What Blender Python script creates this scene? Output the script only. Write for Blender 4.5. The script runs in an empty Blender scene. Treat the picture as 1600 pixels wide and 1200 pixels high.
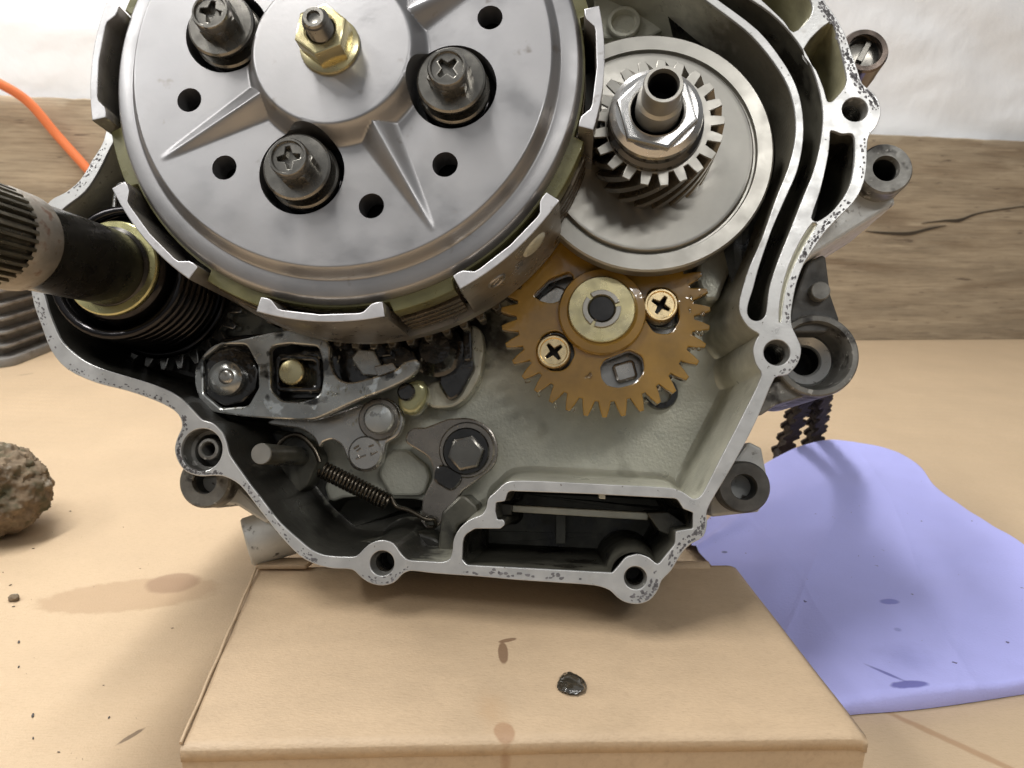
import bpy, bmesh, math, random
import numpy as np
from math import sin, cos, pi, radians, sqrt, atan2, hypot, tan
from mathutils import Vector, Matrix, noise as mnoise

random.seed(7)
S = 0.001                       # everything below is written in millimetres
scene = bpy.context.scene
COL = scene.collection

# ------------------------------------------------------------------ camera
F = 1600 * 28 / 36
H = 142.0
p_, r_ = radians(15.52), radians(1.95)
FW = Vector((0, cos(p_), -sin(p_)))
U0 = Vector((0, sin(p_), cos(p_)))
X0 = Vector((1, 0, 0))
RT = X0 * cos(r_) + U0 * sin(r_)
UP = -X0 * sin(r_) + U0 * cos(r_)
CAM = Vector((0, 0, H))
cd = bpy.data.cameras.new('camera')
cam = bpy.data.objects.new('camera', cd)
COL.objects.link(cam)
cd.lens, cd.sensor_width = 28, 36
cd.clip_start, cd.clip_end = 0.005, 50
cd.dof.use_dof = True
cd.dof.focus_distance = 0.195
cd.dof.aperture_fstop = 40
mw = Matrix((RT, UP, -FW)).transposed().to_4x4()
mw.translation = CAM * S
cam.matrix_world = mw
scene.camera = cam

# ------------------------------------------------------------------ room light
wd = bpy.data.worlds.new('World')
scene.world = wd
wd.use_nodes = True
nt = wd.node_tree
bg = nt.nodes['Background']
tc = nt.nodes.new('ShaderNodeTexCoord')
sx = nt.nodes.new('ShaderNodeSeparateXYZ')
rp = nt.nodes.new('ShaderNodeValToRGB')
mr = nt.nodes.new('ShaderNodeMapRange')
mr.inputs[1].default_value, mr.inputs[2].default_value = -1, 1
nt.links.new(tc.outputs['Generated'], sx.inputs[0])
nt.links.new(sx.outputs['Z'], mr.inputs[0])
nt.links.new(mr.outputs[0], rp.inputs[0])
rp.color_ramp.elements[0].position = 0.35
rp.color_ramp.elements[0].color = (.10, .085, .07, 1)
rp.color_ramp.elements[1].position = 0.8
rp.color_ramp.elements[1].color = (.72, .74, .76, 1)
e = rp.color_ramp.elements.new(0.52)
e.color = (.30, .29, .28, 1)
nt.links.new(rp.outputs[0], bg.inputs[0])
bg.inputs[1].default_value = 0.42


def area(name, loc, target, sx_, sy_, power, col):
    d = bpy.data.lights.new(name, 'AREA')
    d.shape = 'RECTANGLE'
    d.size, d.size_y = sx_ * S, sy_ * S
    d.energy, d.color = power, col
    o = bpy.data.objects.new(name, d)
    COL.objects.link(o)
    o.location = Vector(loc) * S
    o.rotation_euler = (Vector(target) - Vector(loc)).to_track_quat('-Z', 'Y').to_euler()
    return o


area('ceiling_tube_light', (-280, 340, 900), (0, 270, 60), 1100, 60, 12.5, (1, .98, .95))
area('workshop_light', (300, -430, 800), (40, 220, 140), 520, 50, 2.1, (1, .985, .96))

area('added_fill_light_left', (-760, -60, 760), (-40, 200, 60), 520, 60, 2.6, (1, .985, .96))  # added unseen lamp, fills the shadow on the left of the bench

vs = scene.view_settings
vs.view_transform, vs.look, vs.gamma = 'Standard', 'None', 1
vs.exposure = 0.13
scene.cycles.max_bounces = 8
scene.cycles.use_denoising = True

# ------------------------------------------------------------------ projection of traced points on real planes
def ray(px, py):
    return RT * ((px - 800) / F) + UP * ((600 - py) / F) + FW


N = -ray(900, 742).normalized()            # outward normal of the gasket face
UX = (RT - N * RT.dot(N)).normalized()
VX = N.cross(UX)
ORG = None


def gpl(px, py, w=0.0):
    d = ray(px, py)
    t = (N.dot(CAM + ray(800, 600) * 200 - CAM) + w) / N.dot(d)
    return CAM + d * t


ORG = gpl(800, 900)


def E(px, py, w=0.0):
    """traced point on the engine plane at height w -> engine u, v (mm)"""
    q = gpl(px, py, w) - ORG
    return (q.dot(UX), q.dot(VX))


def EP(pts, w=0.0):
    return [E(p[0], p[1], w) + tuple(p[2:]) for p in pts]


def ER(px, py, r, w=0.0):
    a, b = E(px - r, py, w), E(px + r, py, w)
    c, d = E(px, py - r, w), E(px, py + r, w)
    return (hypot(a[0] - b[0], a[1] - b[1]) + hypot(c[0] - d[0], c[1] - d[1])) / 4


def T(px, py, z=0.0):
    d = ray(px, py)
    return CAM + d * ((z - H) / d.z)


# ------------------------------------------------------------------ 2-D outline helpers
def circ(c, r, n=48, a0=0.0):
    return [(c[0] + r * cos(a0 + 2 * pi * i / n), c[1] + r * sin(a0 + 2 * pi * i / n)) for i in range(n)]


def fil(pts, r=1.0, n=5):
    out = []
    m = len(pts)
    for i in range(m):
        p = Vector(pts[i][:2])
        rr = pts[i][2] if len(pts[i]) > 2 else r
        a, b = Vector(pts[i - 1][:2]) - p, Vector(pts[(i + 1) % m][:2]) - p
        la, lb = a.length, b.length
        if rr <= 0 or la < 1e-6 or lb < 1e-6:
            out.append(tuple(p)); continue
        a /= la; b /= lb
        ang = math.acos(max(-1, min(1, a.dot(b))))
        if ang > pi - .02 or ang < .02:
            out.append(tuple(p)); continue
        d = min(rr / tan(ang / 2), la * .48, lb * .48)
        rad = d * tan(ang / 2)
        c = p + (a + b).normalized() * (rad / sin(ang / 2))
        s, t = p + a * d - c, p + b * d - c
        a0, a1 = atan2(s.y, s.x), atan2(t.y, t.x)
        da = (a1 - a0 + pi) % (2 * pi) - pi
        for k in range(n + 1):
            q = a0 + da * k / n
            out.append((c.x + rad * cos(q), c.y + rad * sin(q)))
    return out


def cr(pts, n=4):
    out = []
    m = len(pts)
    P = [Vector(p[:2]) for p in pts]
    for i in range(m):
        a, b, c, d = P[i - 1], P[i], P[(i + 1) % m], P[(i + 2) % m]
        t1, t2 = (c - a) * .5, (d - b) * .5
        L = (c - b).length
        t1 = t1.normalized() * min(t1.length, L)
        t2 = t2.normalized() * min(t2.length, L)
        for k in range(n):
            t = k / n
            h = (2*t**3-3*t*t+1) * b + (t**3-2*t*t+t) * t1 + (-2*t**3+3*t*t) * c + (t**3-t*t) * t2
            out.append((h.x, h.y))
    return out


def area2(p):
    return sum(p[i-1][0] * p[i][1] - p[i][0] * p[i-1][1] for i in range(len(p))) / 2


def inset(poly, d):
    """move a closed outline inwards (d>0) whatever its direction"""
    s = 1 if area2(poly) > 0 else -1
    out = []
    m = len(poly)
    for i in range(m):
        p = Vector(poly[i]); a = p - Vector(poly[i-1]); b = Vector(poly[(i+1) % m]) - p
        if a.length < 1e-7: a = b
        if b.length < 1e-7: b = a
        a.normalize(); b.normalize()
        na, nb = Vector((-a.y, a.x)), Vector((-b.y, b.x))
        nn = na + nb
        if nn.length < 1e-4: nn = na
        nn.normalize()
        k = d / max(.55, nn.dot(na))
        out.append(tuple(p + nn * (s * k)))
    return out


def rot2(poly, a, c=(0, 0)):
    ca, sa = cos(a), sin(a)
    return [(c[0] + x * ca - y * sa, c[1] + x * sa + y * ca) for x, y in poly]


# ------------------------------------------------------------------ mesh helpers
def finish(me, smooth=32):
    me.shade_smooth()
    me.set_sharp_from_angle(angle=radians(smooth))
    return me


def from_bm(bm, smooth=32, weld=True):
    if weld:
        bmesh.ops.remove_doubles(bm, verts=bm.verts, dist=1e-4)
    bmesh.ops.recalc_face_normals(bm, faces=bm.faces)
    me = bpy.data.meshes.new('mesh')
    bm.to_mesh(me); bm.free()
    return finish(me, smooth)


def plate(polys, z0, z1, bev=.25, smooth=32, res=1):
    """flat part with holes: outlines (outer and holes) from height z0 to z1, edges rounded"""
    cu = bpy.data.curves.new('t', 'CURVE')
    cu.dimensions, cu.fill_mode = '2D', 'BOTH'
    for poly in polys:
        sp = cu.splines.new('POLY')
        sp.points.add(len(poly) - 1)
        for q, (x, y) in zip(sp.points, poly):
            q.co = (x, y, 0, 1)
        sp.use_cyclic_u = True
    h = abs(z1 - z0)
    bev = min(bev, h * .45)
    cu.extrude = h / 2 - bev
    cu.bevel_depth, cu.bevel_resolution, cu.offset = bev, res, -bev
    ob = bpy.data.objects.new('t', cu)
    COL.objects.link(ob)
    me = bpy.data.meshes.new_from_object(ob, depsgraph=None)
    bpy.data.objects.remove(ob); bpy.data.curves.remove(cu)
    me.transform(Matrix.Translation((0, 0, (z0 + z1) / 2)))
    me.materials.clear()
    return finish(me, smooth)


def loft(rings, cap0=False, cap1=False, closed=True, smooth=32, bm=None):
    """rings: list of lists of 3-D points"""
    own = bm is None
    if own: bm = bmesh.new()
    V = [[bm.verts.new(p) for p in r] for r in rings]
    n = len(V[0])
    for a, b in zip(V, V[1:]):
        for i in range(n if closed else n - 1):
            j = (i + 1) % n
            try: bm.faces.new((a[i], a[j], b[j], b[i]))
            except ValueError: pass
    if cap0: bm.faces.new(V[0])
    if cap1: bm.faces.new(V[-1])
    return from_bm(bm, smooth) if own else bm


def r3(poly, z):
    return [(x, y, z) for x, y in poly]


def lathe(prof, c=(0, 0), n=64, smooth=32, bm=None):
    return loft([[(c[0] + r * cos(2*pi*i/n), c[1] + r * sin(2*pi*i/n), z) for i in range(n)] for r, z in prof],
                prof[0][0] < 1e-3 and False, False, True, smooth, bm)


def tube(path, r, n=10, smooth=60, caps=True, bm=None):
    own = bm is None
    if own: bm = bmesh.new()
    P = [Vector(p) for p in path]
    rings = []
    up = Vector((.13, .21, .97))
    for i, p in enumerate(P):
        t = (P[min(i+1, len(P)-1)] - P[max(i-1, 0)]).normalized()
        a = up - t * up.dot(t)
        if a.length < .05: a = Vector((1, 0, 0)) - t * t.x
        a.normalize(); up = a
        b = t.cross(a)
        rr = r[i] if isinstance(r, (list, tuple)) else r
        rings.append([p + (a * cos(2*pi*k/n) + b * sin(2*pi*k/n)) * rr for k in range(n)])
    loft(rings, caps, caps, True, smooth, bm)
    return from_bm(bm, smooth) if own else bm


def join(*mes):
    bm = bmesh.new()
    for m in mes: bm.from_mesh(m)
    me = bpy.data.meshes.new('mesh')
    bm.to_mesh(me); bm.free()
    return me


def smooth_path(pts, n=8):
    P = [Vector(p) for p in pts]
    out = []
    for i in range(len(P) - 1):
        a, b, c, d = P[max(i-1, 0)], P[i], P[i+1], P[min(i+2, len(P)-1)]
        for k in range(n):
            t = k / n
            out.append(.5 * (2*b + (c-a)*t + (2*a-5*b+4*c-d)*t*t + (3*b-a-3*c+d)*t**3))
    out.append(P[-1])
    return out


def gear(n, rr, rt, wr=.62, wt=.26, c=(0, 0), a0=0.0):
    out = []
    for i in range(n):
        a = a0 + 2 * pi * i / n
        st = 2 * pi / n
        for da, r in ((-wr/2, rr), (-(wr*.55+wt*.45)/2, rr*.5+rt*.5), (-wt/2, rt), (wt/2, rt), ((wr*.55+wt*.45)/2, rr*.5+rt*.5), (wr/2, rr)):
            out.append((c[0] + r * cos(a + da * st), c[1] + r * sin(a + da * st)))
    return out


def cross_poly(c, r, w, a=0.0):
    b = w
    pts = [(r, -b*.7), (r, b*.7), (b*1.25, b*1.25), (b*.7, r), (-b*.7, r), (-b*1.25, b*1.25), (-r, b*.7), (-r, -b*.7), (-b*1.25, -b*1.25), (-b*.7, -r), (b*.7, -r), (b*1.25, -b*1.25)]
    return rot2(pts, a, c)


# ------------------------------------------------------------------ materials
def mat(name, col, metal=0.0, rough=.5, var=.15, sc=120, bump=.05, bsc=900, rvar=.1, spots=(), coat=0.0, stretch=None, spec=.5, tint=None, bd=.00011):
    m = bpy.data.materials.new(name)
    m.use_nodes = True
    t = m.node_tree
    L = t.links.new
    nd = t.nodes.new
    bs = t.nodes['Principled BSDF']
    co = nd('ShaderNodeTexCoord')
    src = co.outputs['Object']
    if stretch:
        mp = nd('ShaderNodeMapping'); mp.inputs['Scale'].default_value = stretch
        L(src, mp.inputs[0]); src = mp.outputs[0]
    n1 = nd('ShaderNodeTexNoise'); n1.inputs['Scale'].default_value = sc; n1.inputs['Detail'].default_value = 6
    n1.inputs['Roughness'].default_value = .6
    L(src, n1.inputs['Vector'])
    rm = nd('ShaderNodeValToRGB')
    tt = tint or (1, 1, 1)
    rm.color_ramp.elements[0].position, rm.color_ramp.elements[1].position = .3, .7
    rm.color_ramp.elements[0].color = tuple(max(0, c * (1 - var)) for c in col) + (1,)
    rm.color_ramp.elements[1].color = tuple(min(1, c * (1 + var) * k) for c, k in zip(col, tt)) + (1,)
    L(n1.outputs['Fac'], rm.inputs[0])
    cur = rm.outputs[0]
    n2 = nd('ShaderNodeTexNoise'); n2.inputs['Scale'].default_value = bsc; n2.inputs['Detail'].default_value = 4
    L(src, n2.inputs['Vector'])
    ro = nd('ShaderNodeMapRange')
    ro.inputs[1].default_value, ro.inputs[2].default_value = .3, .7
    ro.inputs[3].default_value, ro.inputs[4].default_value = max(.02, rough - rvar), min(1, rough + rvar)
    n3 = nd('ShaderNodeTexNoise'); n3.inputs['Scale'].default_value = sc * 1.7; n3.inputs['Detail'].default_value = 5
    L(src, n3.inputs['Vector']); L(n3.outputs['Fac'], ro.inputs[0])
    rcur = ro.outputs[0]
    mcur = None
    for k, (scol, ssc, lo, hi, srough, smet) in enumerate(spots):
        q = nd('ShaderNodeTexNoise'); q.inputs['Scale'].default_value = ssc; q.inputs['Detail'].default_value = 3
        q.noise_dimensions = '4D'; q.inputs['W'].default_value = 3.1 * k + 1
        L(src, q.inputs['Vector'])
        f = nd('ShaderNodeMapRange'); f.inputs[1].default_value, f.inputs[2].default_value = lo, hi
        L(q.outputs['Fac'], f.inputs[0])
        mx = nd('ShaderNodeMix'); mx.data_type = 'RGBA'
        L(f.outputs[0], mx.inputs['Factor']); L(cur, mx.inputs['A']); mx.inputs['B'].default_value = scol + (1,)
        cur = mx.outputs['Result']
        mf = nd('ShaderNodeMix'); L(f.outputs[0], mf.inputs['Factor']); L(rcur, mf.inputs['A']); mf.inputs['B'].default_value = srough
        rcur = mf.outputs['Result']
        mm = nd('ShaderNodeMix'); L(f.outputs[0], mm.inputs['Factor']); mm.inputs['B'].default_value = smet
        if mcur is None: mm.inputs['A'].default_value = metal
        else: L(mcur, mm.inputs['A'])
        mcur = mm.outputs['Result']
    L(cur, bs.inputs['Base Color']); L(rcur, bs.inputs['Roughness'])
    if mcur is None: bs.inputs['Metallic'].default_value = metal
    else: L(mcur, bs.inputs['Metallic'])
    bs.inputs['Specular IOR Level'].default_value = spec
    bs.inputs['Coat Weight'].default_value = coat
    bs.inputs['Coat Roughness'].default_value = .08
    if bump:
        b = nd('ShaderNodeBump'); b.inputs['Strength'].default_value = min(1, bump * 4); b.inputs['Distance'].default_value = bd
        L(n2.outputs['Fac'], b.inputs['Height']); L(b.outputs[0], bs.inputs['Normal'])
    if coat >= .5:
        n5 = nd('ShaderNodeTexNoise'); n5.inputs['Scale'].default_value = 330; n5.inputs['Detail'].default_value = 2
        L(co.outputs['Object'], n5.inputs['Vector'])
        b5 = nd('ShaderNodeBump'); b5.inputs['Strength'].default_value = .8; b5.inputs['Distance'].default_value = .0003
        L(n5.outputs['Fac'], b5.inputs['Height']); L(b5.outputs[0], bs.inputs['Coat Normal'])
        bs.inputs['Coat Roughness'].default_value = .04
    return m


def ellipse_mask(t, src, c, ax, ang, soft=.25, wob=.25, wsc=260):
    """soft-edged stain mask on object coordinates (mm)"""
    nd, L = t.nodes.new, t.links.new
    mp = nd('ShaderNodeMapping'); mp.vector_type = 'TEXTURE'
    mp.inputs['Location'].default_value = (c[0]*S, c[1]*S, 0)
    mp.inputs['Rotation'].default_value = (0, 0, ang)
    mp.inputs['Scale'].default_value = (ax[0]*S, ax[1]*S, 1)
    L(src, mp.inputs[0])
    sp = nd('ShaderNodeSeparateXYZ'); L(mp.outputs[0], sp.inputs[0])
    cb = nd('ShaderNodeCombineXYZ'); L(sp.outputs[0], cb.inputs[0]); L(sp.outputs[1], cb.inputs[1])
    ln = nd('ShaderNodeVectorMath'); ln.operation = 'LENGTH'; L(cb.outputs[0], ln.inputs[0])
    nz = nd('ShaderNodeTexNoise'); nz.inputs['Scale'].default_value = wsc; nz.inputs['Detail'].default_value = 5; L(src, nz.inputs['Vector'])
    ma = nd('ShaderNodeMath'); ma.operation = 'MULTIPLY_ADD'; L(nz.outputs['Fac'], ma.inputs[0]); ma.inputs[1].default_value = wob * 2; L(ln.outputs['Value'], ma.inputs[2])
    f = nd('ShaderNodeMapRange'); f.inputs[1].default_value = 1 + wob; f.inputs[2].default_value = 1 + wob - soft
    L(ma.outputs[0], f.inputs[0])
    return f.outputs[0]


def add_stains(m, stains):
    """stains: (colour, strength, (cx,cy), (ax,ay), angle, soft, wobble)"""
    t = m.node_tree
    bs = t.nodes['Principled BSDF']
    co = t.nodes.new('ShaderNodeTexCoord')
    for col, k, c, ax, ang, soft, wob in stains:
        cur = bs.inputs['Base Color'].links[0].from_socket
        f = ellipse_mask(t, co.outputs['Object'], c, ax, ang, soft, wob)
        mu = t.nodes.new('ShaderNodeMath'); mu.operation = 'MULTIPLY'; mu.inputs[1].default_value = k
        t.links.new(f, mu.inputs[0])
        mx = t.nodes.new('ShaderNodeMix'); mx.data_type = 'RGBA'
        t.links.new(mu.outputs[0], mx.inputs['Factor']); t.links.new(cur, mx.inputs['A']); mx.inputs['B'].default_value = col + (1,)
        t.links.new(mx.outputs['Result'], bs.inputs['Base Color'])


DK = (.012, .011, .010)
M = {}
M['face'] = mat('machined_gasket_face', (.47, .47, .46), .55, .36, .10, 140, .05, 1500, .1,
                [((.14, .13, .12), 800, .66, .70, .6, .1), ((.36, .35, .33), 190, .60, .72, .5, .4)])
M['cast'] = mat('cast_aluminium', (.57, .56, .465), .35, .36, .14, 90, .14, 1200, .1,
                [((.20, .19, .14), 60, .58, .74, .4, .3)], bd=.0002, coat=.2)
M['castout'] = mat('outer_cast_aluminium', (.46, .46, .44), .4, .55, .18, 120, .12, 1400, .1,
                   [((.08, .07, .06), 350, .62, .7, .8, 0)])
M['grime'] = mat('grimy_cast_metal', (.17, .165, .15), .4, .5, .35, 160, .14, 1200, .12,
                 [((.03, .027, .024), 200, .55, .66, .6, .1), ((.40, .39, .36), 420, .62, .68, .5, .4)])
M['wall_dark'] = mat('oily_shaded_casting', (.10, .095, .075), .4, .38, .35, 80, .08, 1200, .12,
                     [((.02, .018, .014), 90, .5, .62, .25, .1)])  # oil film and the shade of the recesses, both in one colour
M['oil'] = mat('black_oiled_steel', (.026, .024, .022), .6, .2, .4, 160, .03, 900, .08, coat=.9)
M['black'] = mat('hollow_shade', (.008, .008, .008), 0, .5, .2, 90, 0)  # near-black standing in for the shade inside holes and recesses
M['plate'] = mat('satin_pressure_plate', (.305, .30, .303), .85, .42, .05, 45, .03, 900, .12,
                 [((.32, .31, .305), 30, .50, .74, .38, .88), ((.20, .18, .16), 150, .66, .74, .3, .8)])
M['steel'] = mat('bright_steel', (.50, .49, .475), .95, .24, .10, 120, .02, 900, .07)
M['finger'] = mat('cast_basket_aluminium', (.30, .275, .245), .75, .32, .22, 130, .06, 1300, .08)
M['fingerside'] = mat('basket_body', (.34, .32, .29), .75, .34, .2, 110, .05, 1000, .1)
M['gun'] = mat('gunmetal_steel', (.20, .19, .17), .9, .25, .15, 150, .02, 900, .06)
M['zinc'] = mat('yellow_zinc', (.62, .55, .34), .9, .25, .14, 180, .02, 900, .07, tint=(1, .98, .85))
M['brass'] = mat('brass_screw', (.78, .62, .36), .9, .30, .10, 300, .02, 900, .08)
M['amber'] = mat('amber_nylon', (.25, .142, .022), 0, .18, .28, 70, .05, 260, .08, coat=1, spec=.6)
M['disc'] = mat('turned_steel_disc', (.36, .345, .31), .92, .36, .08, 90, .02, 1000, .08)
M['gear'] = mat('pinion_steel', (.36, .345, .31), .8, .38, .10, 150, .03, 1000, .08)
M['darkgear'] = mat('dark_oiled_gear', (.19, .165, .13), .85, .22, .3, 160, .02, 900, .07)
M['armsteel'] = mat('oily_arm_steel', (.40, .405, .385), .8, .28, .3, 70, .16, 230, .14,
                    [((.72, .74, .72), 200, .585, .64, .16, .9), ((.03, .03, .028), 130, .60, .66, .12, .5)], coat=.6)  # pale spots put wet glints into the base colour
M['silver'] = mat('detent_plate_steel', (.42, .405, .375), .8, .24, .18, 90, .03, 900, .08, coat=.7)
M['lever'] = mat('lever_steel', (.24, .215, .185), .8, .26, .22, 110, .04, 900, .08, coat=.5)
M['friction'] = mat('olive_friction_lining', (.115, .108, .045), .15, .32, .2, 130, .06, 1100, .1)
M['plain'] = mat('dark_clutch_plate', (.13, .105, .075), .7, .3, .2, 150, 0, 900, .08)
M['shaftblk'] = mat('blackened_shaft', (.045, .042, .038), .75, .30, .4, 120, .03, 900, .1)
M['shaftlite'] = mat('worn_shaft_collar', (.29, .26, .22), .6, .5, .22, 220, .08, 1100, .12,
                     [((.16, .09, .06), 330, .56, .66, .7, .2)])
M['spline'] = mat('greasy_splines', (.16, .145, .11), .85, .33, .3, 200, .04, 900, .1)
M['olivewasher'] = mat('olive_steel_washer', (.48, .45, .22), .75, .28, .12, 130, .02, 800, .08, coat=.4)
M['coil'] = mat('blue_black_spring', (.035, .033, .034), .9, .18, .3, 120, 0, 900, .05)
M['spring'] = mat('dark_tension_spring', (.10, .085, .065), .9, .28, .3, 200, 0, 900, .08)
M['oilyellow'] = mat('oil_wet_boss', (.34, .33, .17), .4, .18, .25, 130, .03, 700, .08, coat=.8)
M['brown'] = mat('brown_plated_steel', (.12, .095, .08), .85, .16, .2, 100, .02, 700, .06)

# kraft board of the bench and the box
M['kraft'] = mat('bench_kraft_board', (.53, .397, .258), 0, .62, .05, 22, .10, 1500, .06,
                 [((.50, .36, .22), 420, .72, .76, .6, 0), ((.12, .09, .07), 700, .775, .79, .7, 0)], bd=.0003)
M['box'] = mat('box_kraft_board', (.485, .358, .23), 0, .6, .06, 70, .12, 1200, .06, stretch=(1, 2.0, 1), bd=.0003)

# ------------------------------------------------------------------ object helpers
def mk(name, me, m, parent=None, label=None, cat=None, group=None, kind=None, loc=None, scale=True):
    if scale:
        me.transform(Matrix.Scale(S, 4))
    me.name = name
    o = bpy.data.objects.new(name, me)
    COL.objects.link(o)
    if m is not None:
        me.materials.clear(); me.materials.append(M[m] if isinstance(m, str) else m)
    if parent is not None: o.parent = parent
    if loc is not None: o.location = Vector(loc) * S
    for k, v in (('label', label), ('category', cat), ('group', group), ('kind', kind)):
        if v: o[k] = v
    return o


def root(name, loc, label, cat, group=None, rot=None):
    o = bpy.data.objects.new(name, None)
    COL.objects.link(o)
    o.empty_display_size = .01
    mm = rot.to_4x4() if rot is not None else Matrix.Identity(4)
    mm.translation = Vector(loc) * S
    o.matrix_world = mm
    o['label'], o['category'] = label, cat
    if group: o['group'] = group
    return o


def dup(o, loc=None, rotz=None, parent=None):
    c = o.copy()
    COL.objects.link(c)
    c.parent = parent or o.parent
    if loc is not None: c.location = Vector(loc) * S
    if rotz is not None: c.rotation_euler = (0, 0, rotz)
    for ch in o.children:
        k = ch.copy(); COL.objects.link(k); k.parent = c
    return c

M['fingeredge'] = mat('worn_finger_edge', (.43, .425, .43), .6, .42, .12, 160, .06, 1300, .08, [((.30, .29, .28), 320, .62, .70, .5, .6)])
M['pocket'] = mat('olive_casting_pocket', (.34, .32, .21), .2, .45, .3, 90, .1, 1500, .1, [((.03, .026, .02), 60, .52, .66, .3, .1)])
M['darkgrime'] = mat('dark_grimy_lug', (.075, .072, .066), .3, .6, .35, 200, .16, 1000, .12)
M['bead'] = mat('clear_oil', (.95, .92, .80), 0, .03, .05, 90, 0)
M['bead'].node_tree.nodes['Principled BSDF'].inputs['Transmission Weight'].default_value = 1.0
M['bead'].node_tree.nodes['Principled BSDF'].inputs['IOR'].default_value = 1.47
M['residue'] = mat('old_gasket_flakes', (.12, .115, .12), 0, .6, .5, 400, .1, 900, .1)
M['castfloor'] = mat('oily_shaded_crankcase_floor', (.57, .56, .465), .35, .36, .14, 90, .14, 1200, .1,
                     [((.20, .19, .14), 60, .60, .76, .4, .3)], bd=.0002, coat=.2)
# ================================================================== bench, wall, board
ba, bb = T(0, 540), T(1600, 530)
bdir = (bb - ba).normalized()
bn = Vector((bdir.y, -bdir.x, 0))          # towards the room
# bench top: one sheet of kraft board
ang = atan2(bdir.y, bdir.x)
bm = bmesh.new()
far_a, far_b = ba - bdir * 900, bb + bdir * 900
vs_ = [bm.verts.new(p) for p in ((-1300, -500, 0), (1500, -500, 0), (far_b.x - bn.x * 40, far_b.y - bn.y * 40, 0), (far_a.x - bn.x * 40, far_a.y - bn.y * 40, 0))]
bm.faces.new(vs_)
bench = mk('bench_top', from_bm(bm), 'kraft', None, kind='structure')
def tl(px, py): q = T(px, py); return (q.x, q.y)
add_stains(M['kraft'], [((.38, .255, .15), .6, tl(205, 930), (30, 11), .25, .15, .16), ((.30, .19, .115), .8, tl(270, 911), (9.5, 7.5), .2, .2, .12),
                        ((.36, .22, .12), .75, tl(1500, 1165), (34, 1.6), -.75, .5, .3), ((.12, .08, .05), .8, tl(205, 1150), (4.2, .8), 1.0, .3, .4),
                        ((.30, .22, .15), .6, tl(40, 585), (6, 2), .9, .4, .3)])

M['plaster'] = mat('white_plaster', (.93, .945, .965), 0, .75, .03, 5, .05, 420, .05)
bs = M['plaster'].node_tree
n_ = bs.nodes.new('ShaderNodeTexNoise'); n_.inputs['Scale'].default_value = 11; n_.inputs['Detail'].default_value = 7; n_.inputs['Distortion'].default_value = .15
co_ = bs.nodes.new('ShaderNodeTexCoord'); bs.links.new(co_.outputs['Object'], n_.inputs['Vector'])
b_ = bs.nodes.new('ShaderNodeBump'); b_.inputs['Strength'].default_value = .85; b_.inputs['Distance'].default_value = .006
bs.links.new(n_.outputs['Fac'], b_.inputs['Height'])
pb_ = bs.nodes['Principled BSDF']
old = pb_.inputs['Normal'].links[0].from_socket
bs.links.new(old, b_.inputs['Normal']); bs.links.new(b_.outputs[0], pb_.inputs['Normal'])
wa, wb_ = ba - bn * 32 - bdir * 900, bb - bn * 32 + bdir * 900
WD = (wb_ - wa); WL = WD.length
bm = bmesh.new()
gx, gz = 320, 170
G = []
for j in range(gz + 1):
    row = []
    for i in range(gx + 1):
        p = wa + WD * (i / gx); zz = -5 + 1300 * (j / gz) ** 1.4
        d = 5.0 * mnoise.noise(Vector((i / gx * WL / 90 + zz / 120, zz / 45, 1.7))) + 2.6 * abs(mnoise.noise(Vector((i / gx * WL / 60 - zz / 50, zz / 30, 5.1))))
        row.append(bm.verts.new((p.x + bn.x * d, p.y + bn.y * d, zz)))
    G.append(row)
for j in range(gz):
    for i in range(gx):
        bm.faces.new((G[j][i], G[j][i+1], G[j+1][i+1], G[j+1][i]))
mk('wall', from_bm(bm, 80), 'plaster', None, kind='structure')

# weathered board standing on the bench against the wall
M['wood'] = mat('weathered_timber', (.385, .31, .215), 0, .75, .26, 9, .22, 240, .08,
                [((.20, .14, .085), 8, .52, .74, .8, 0), ((.50, .41, .29), 20, .56, .72, .7, 0), ((.12, .085, .06), 46, .64, .72, .8, 0)], stretch=(1, 1, 8))
# fine dark grain lines and washboard of the corrugated board
def grain(m, scl, nsc, lo, hi, k, col):
    t = m.node_tree; bs_ = t.nodes['Principled BSDF']
    cur = bs_.inputs['Base Color'].links[0].from_socket
    co = t.nodes.new('ShaderNodeTexCoord'); mp = t.nodes.new('ShaderNodeMapping'); mp.inputs['Scale'].default_value = scl
    q_ = t.nodes.new('ShaderNodeTexNoise'); q_.inputs['Scale'].default_value = nsc; q_.inputs['Detail'].default_value = 8; q_.inputs['Roughness'].default_value = .7
    t.links.new(co.outputs['Object'], mp.inputs[0]); t.links.new(mp.outputs[0], q_.inputs['Vector'])
    f = t.nodes.new('ShaderNodeMapRange'); f.inputs[1].default_value, f.inputs[2].default_value = lo, hi; f.inputs[4].default_value = k
    t.links.new(q_.outputs['Fac'], f.inputs[0])
    mx = t.nodes.new('ShaderNodeMix'); mx.data_type = 'RGBA'; mx.inputs['B'].default_value = col + (1,)
    t.links.new(f.outputs[0], mx.inputs['Factor']); t.links.new(cur, mx.inputs['A']); t.links.new(mx.outputs['Result'], bs_.inputs['Base Color'])
grain(M['wood'], (1, 1, 26), 26, .48, .72, .75, (.13, .095, .065))
grain(M['wood'], (2.2, 1, 70), 34, .52, .70, .55, (.52, .44, .33))
grain(M['kraft'], (1, 5, 1), 420, .48, .78, .5, (.36, .26, .15))
grain(M['box'], (1, 5, 1), 520, .48, .78, .5, (.30, .21, .13))
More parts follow.
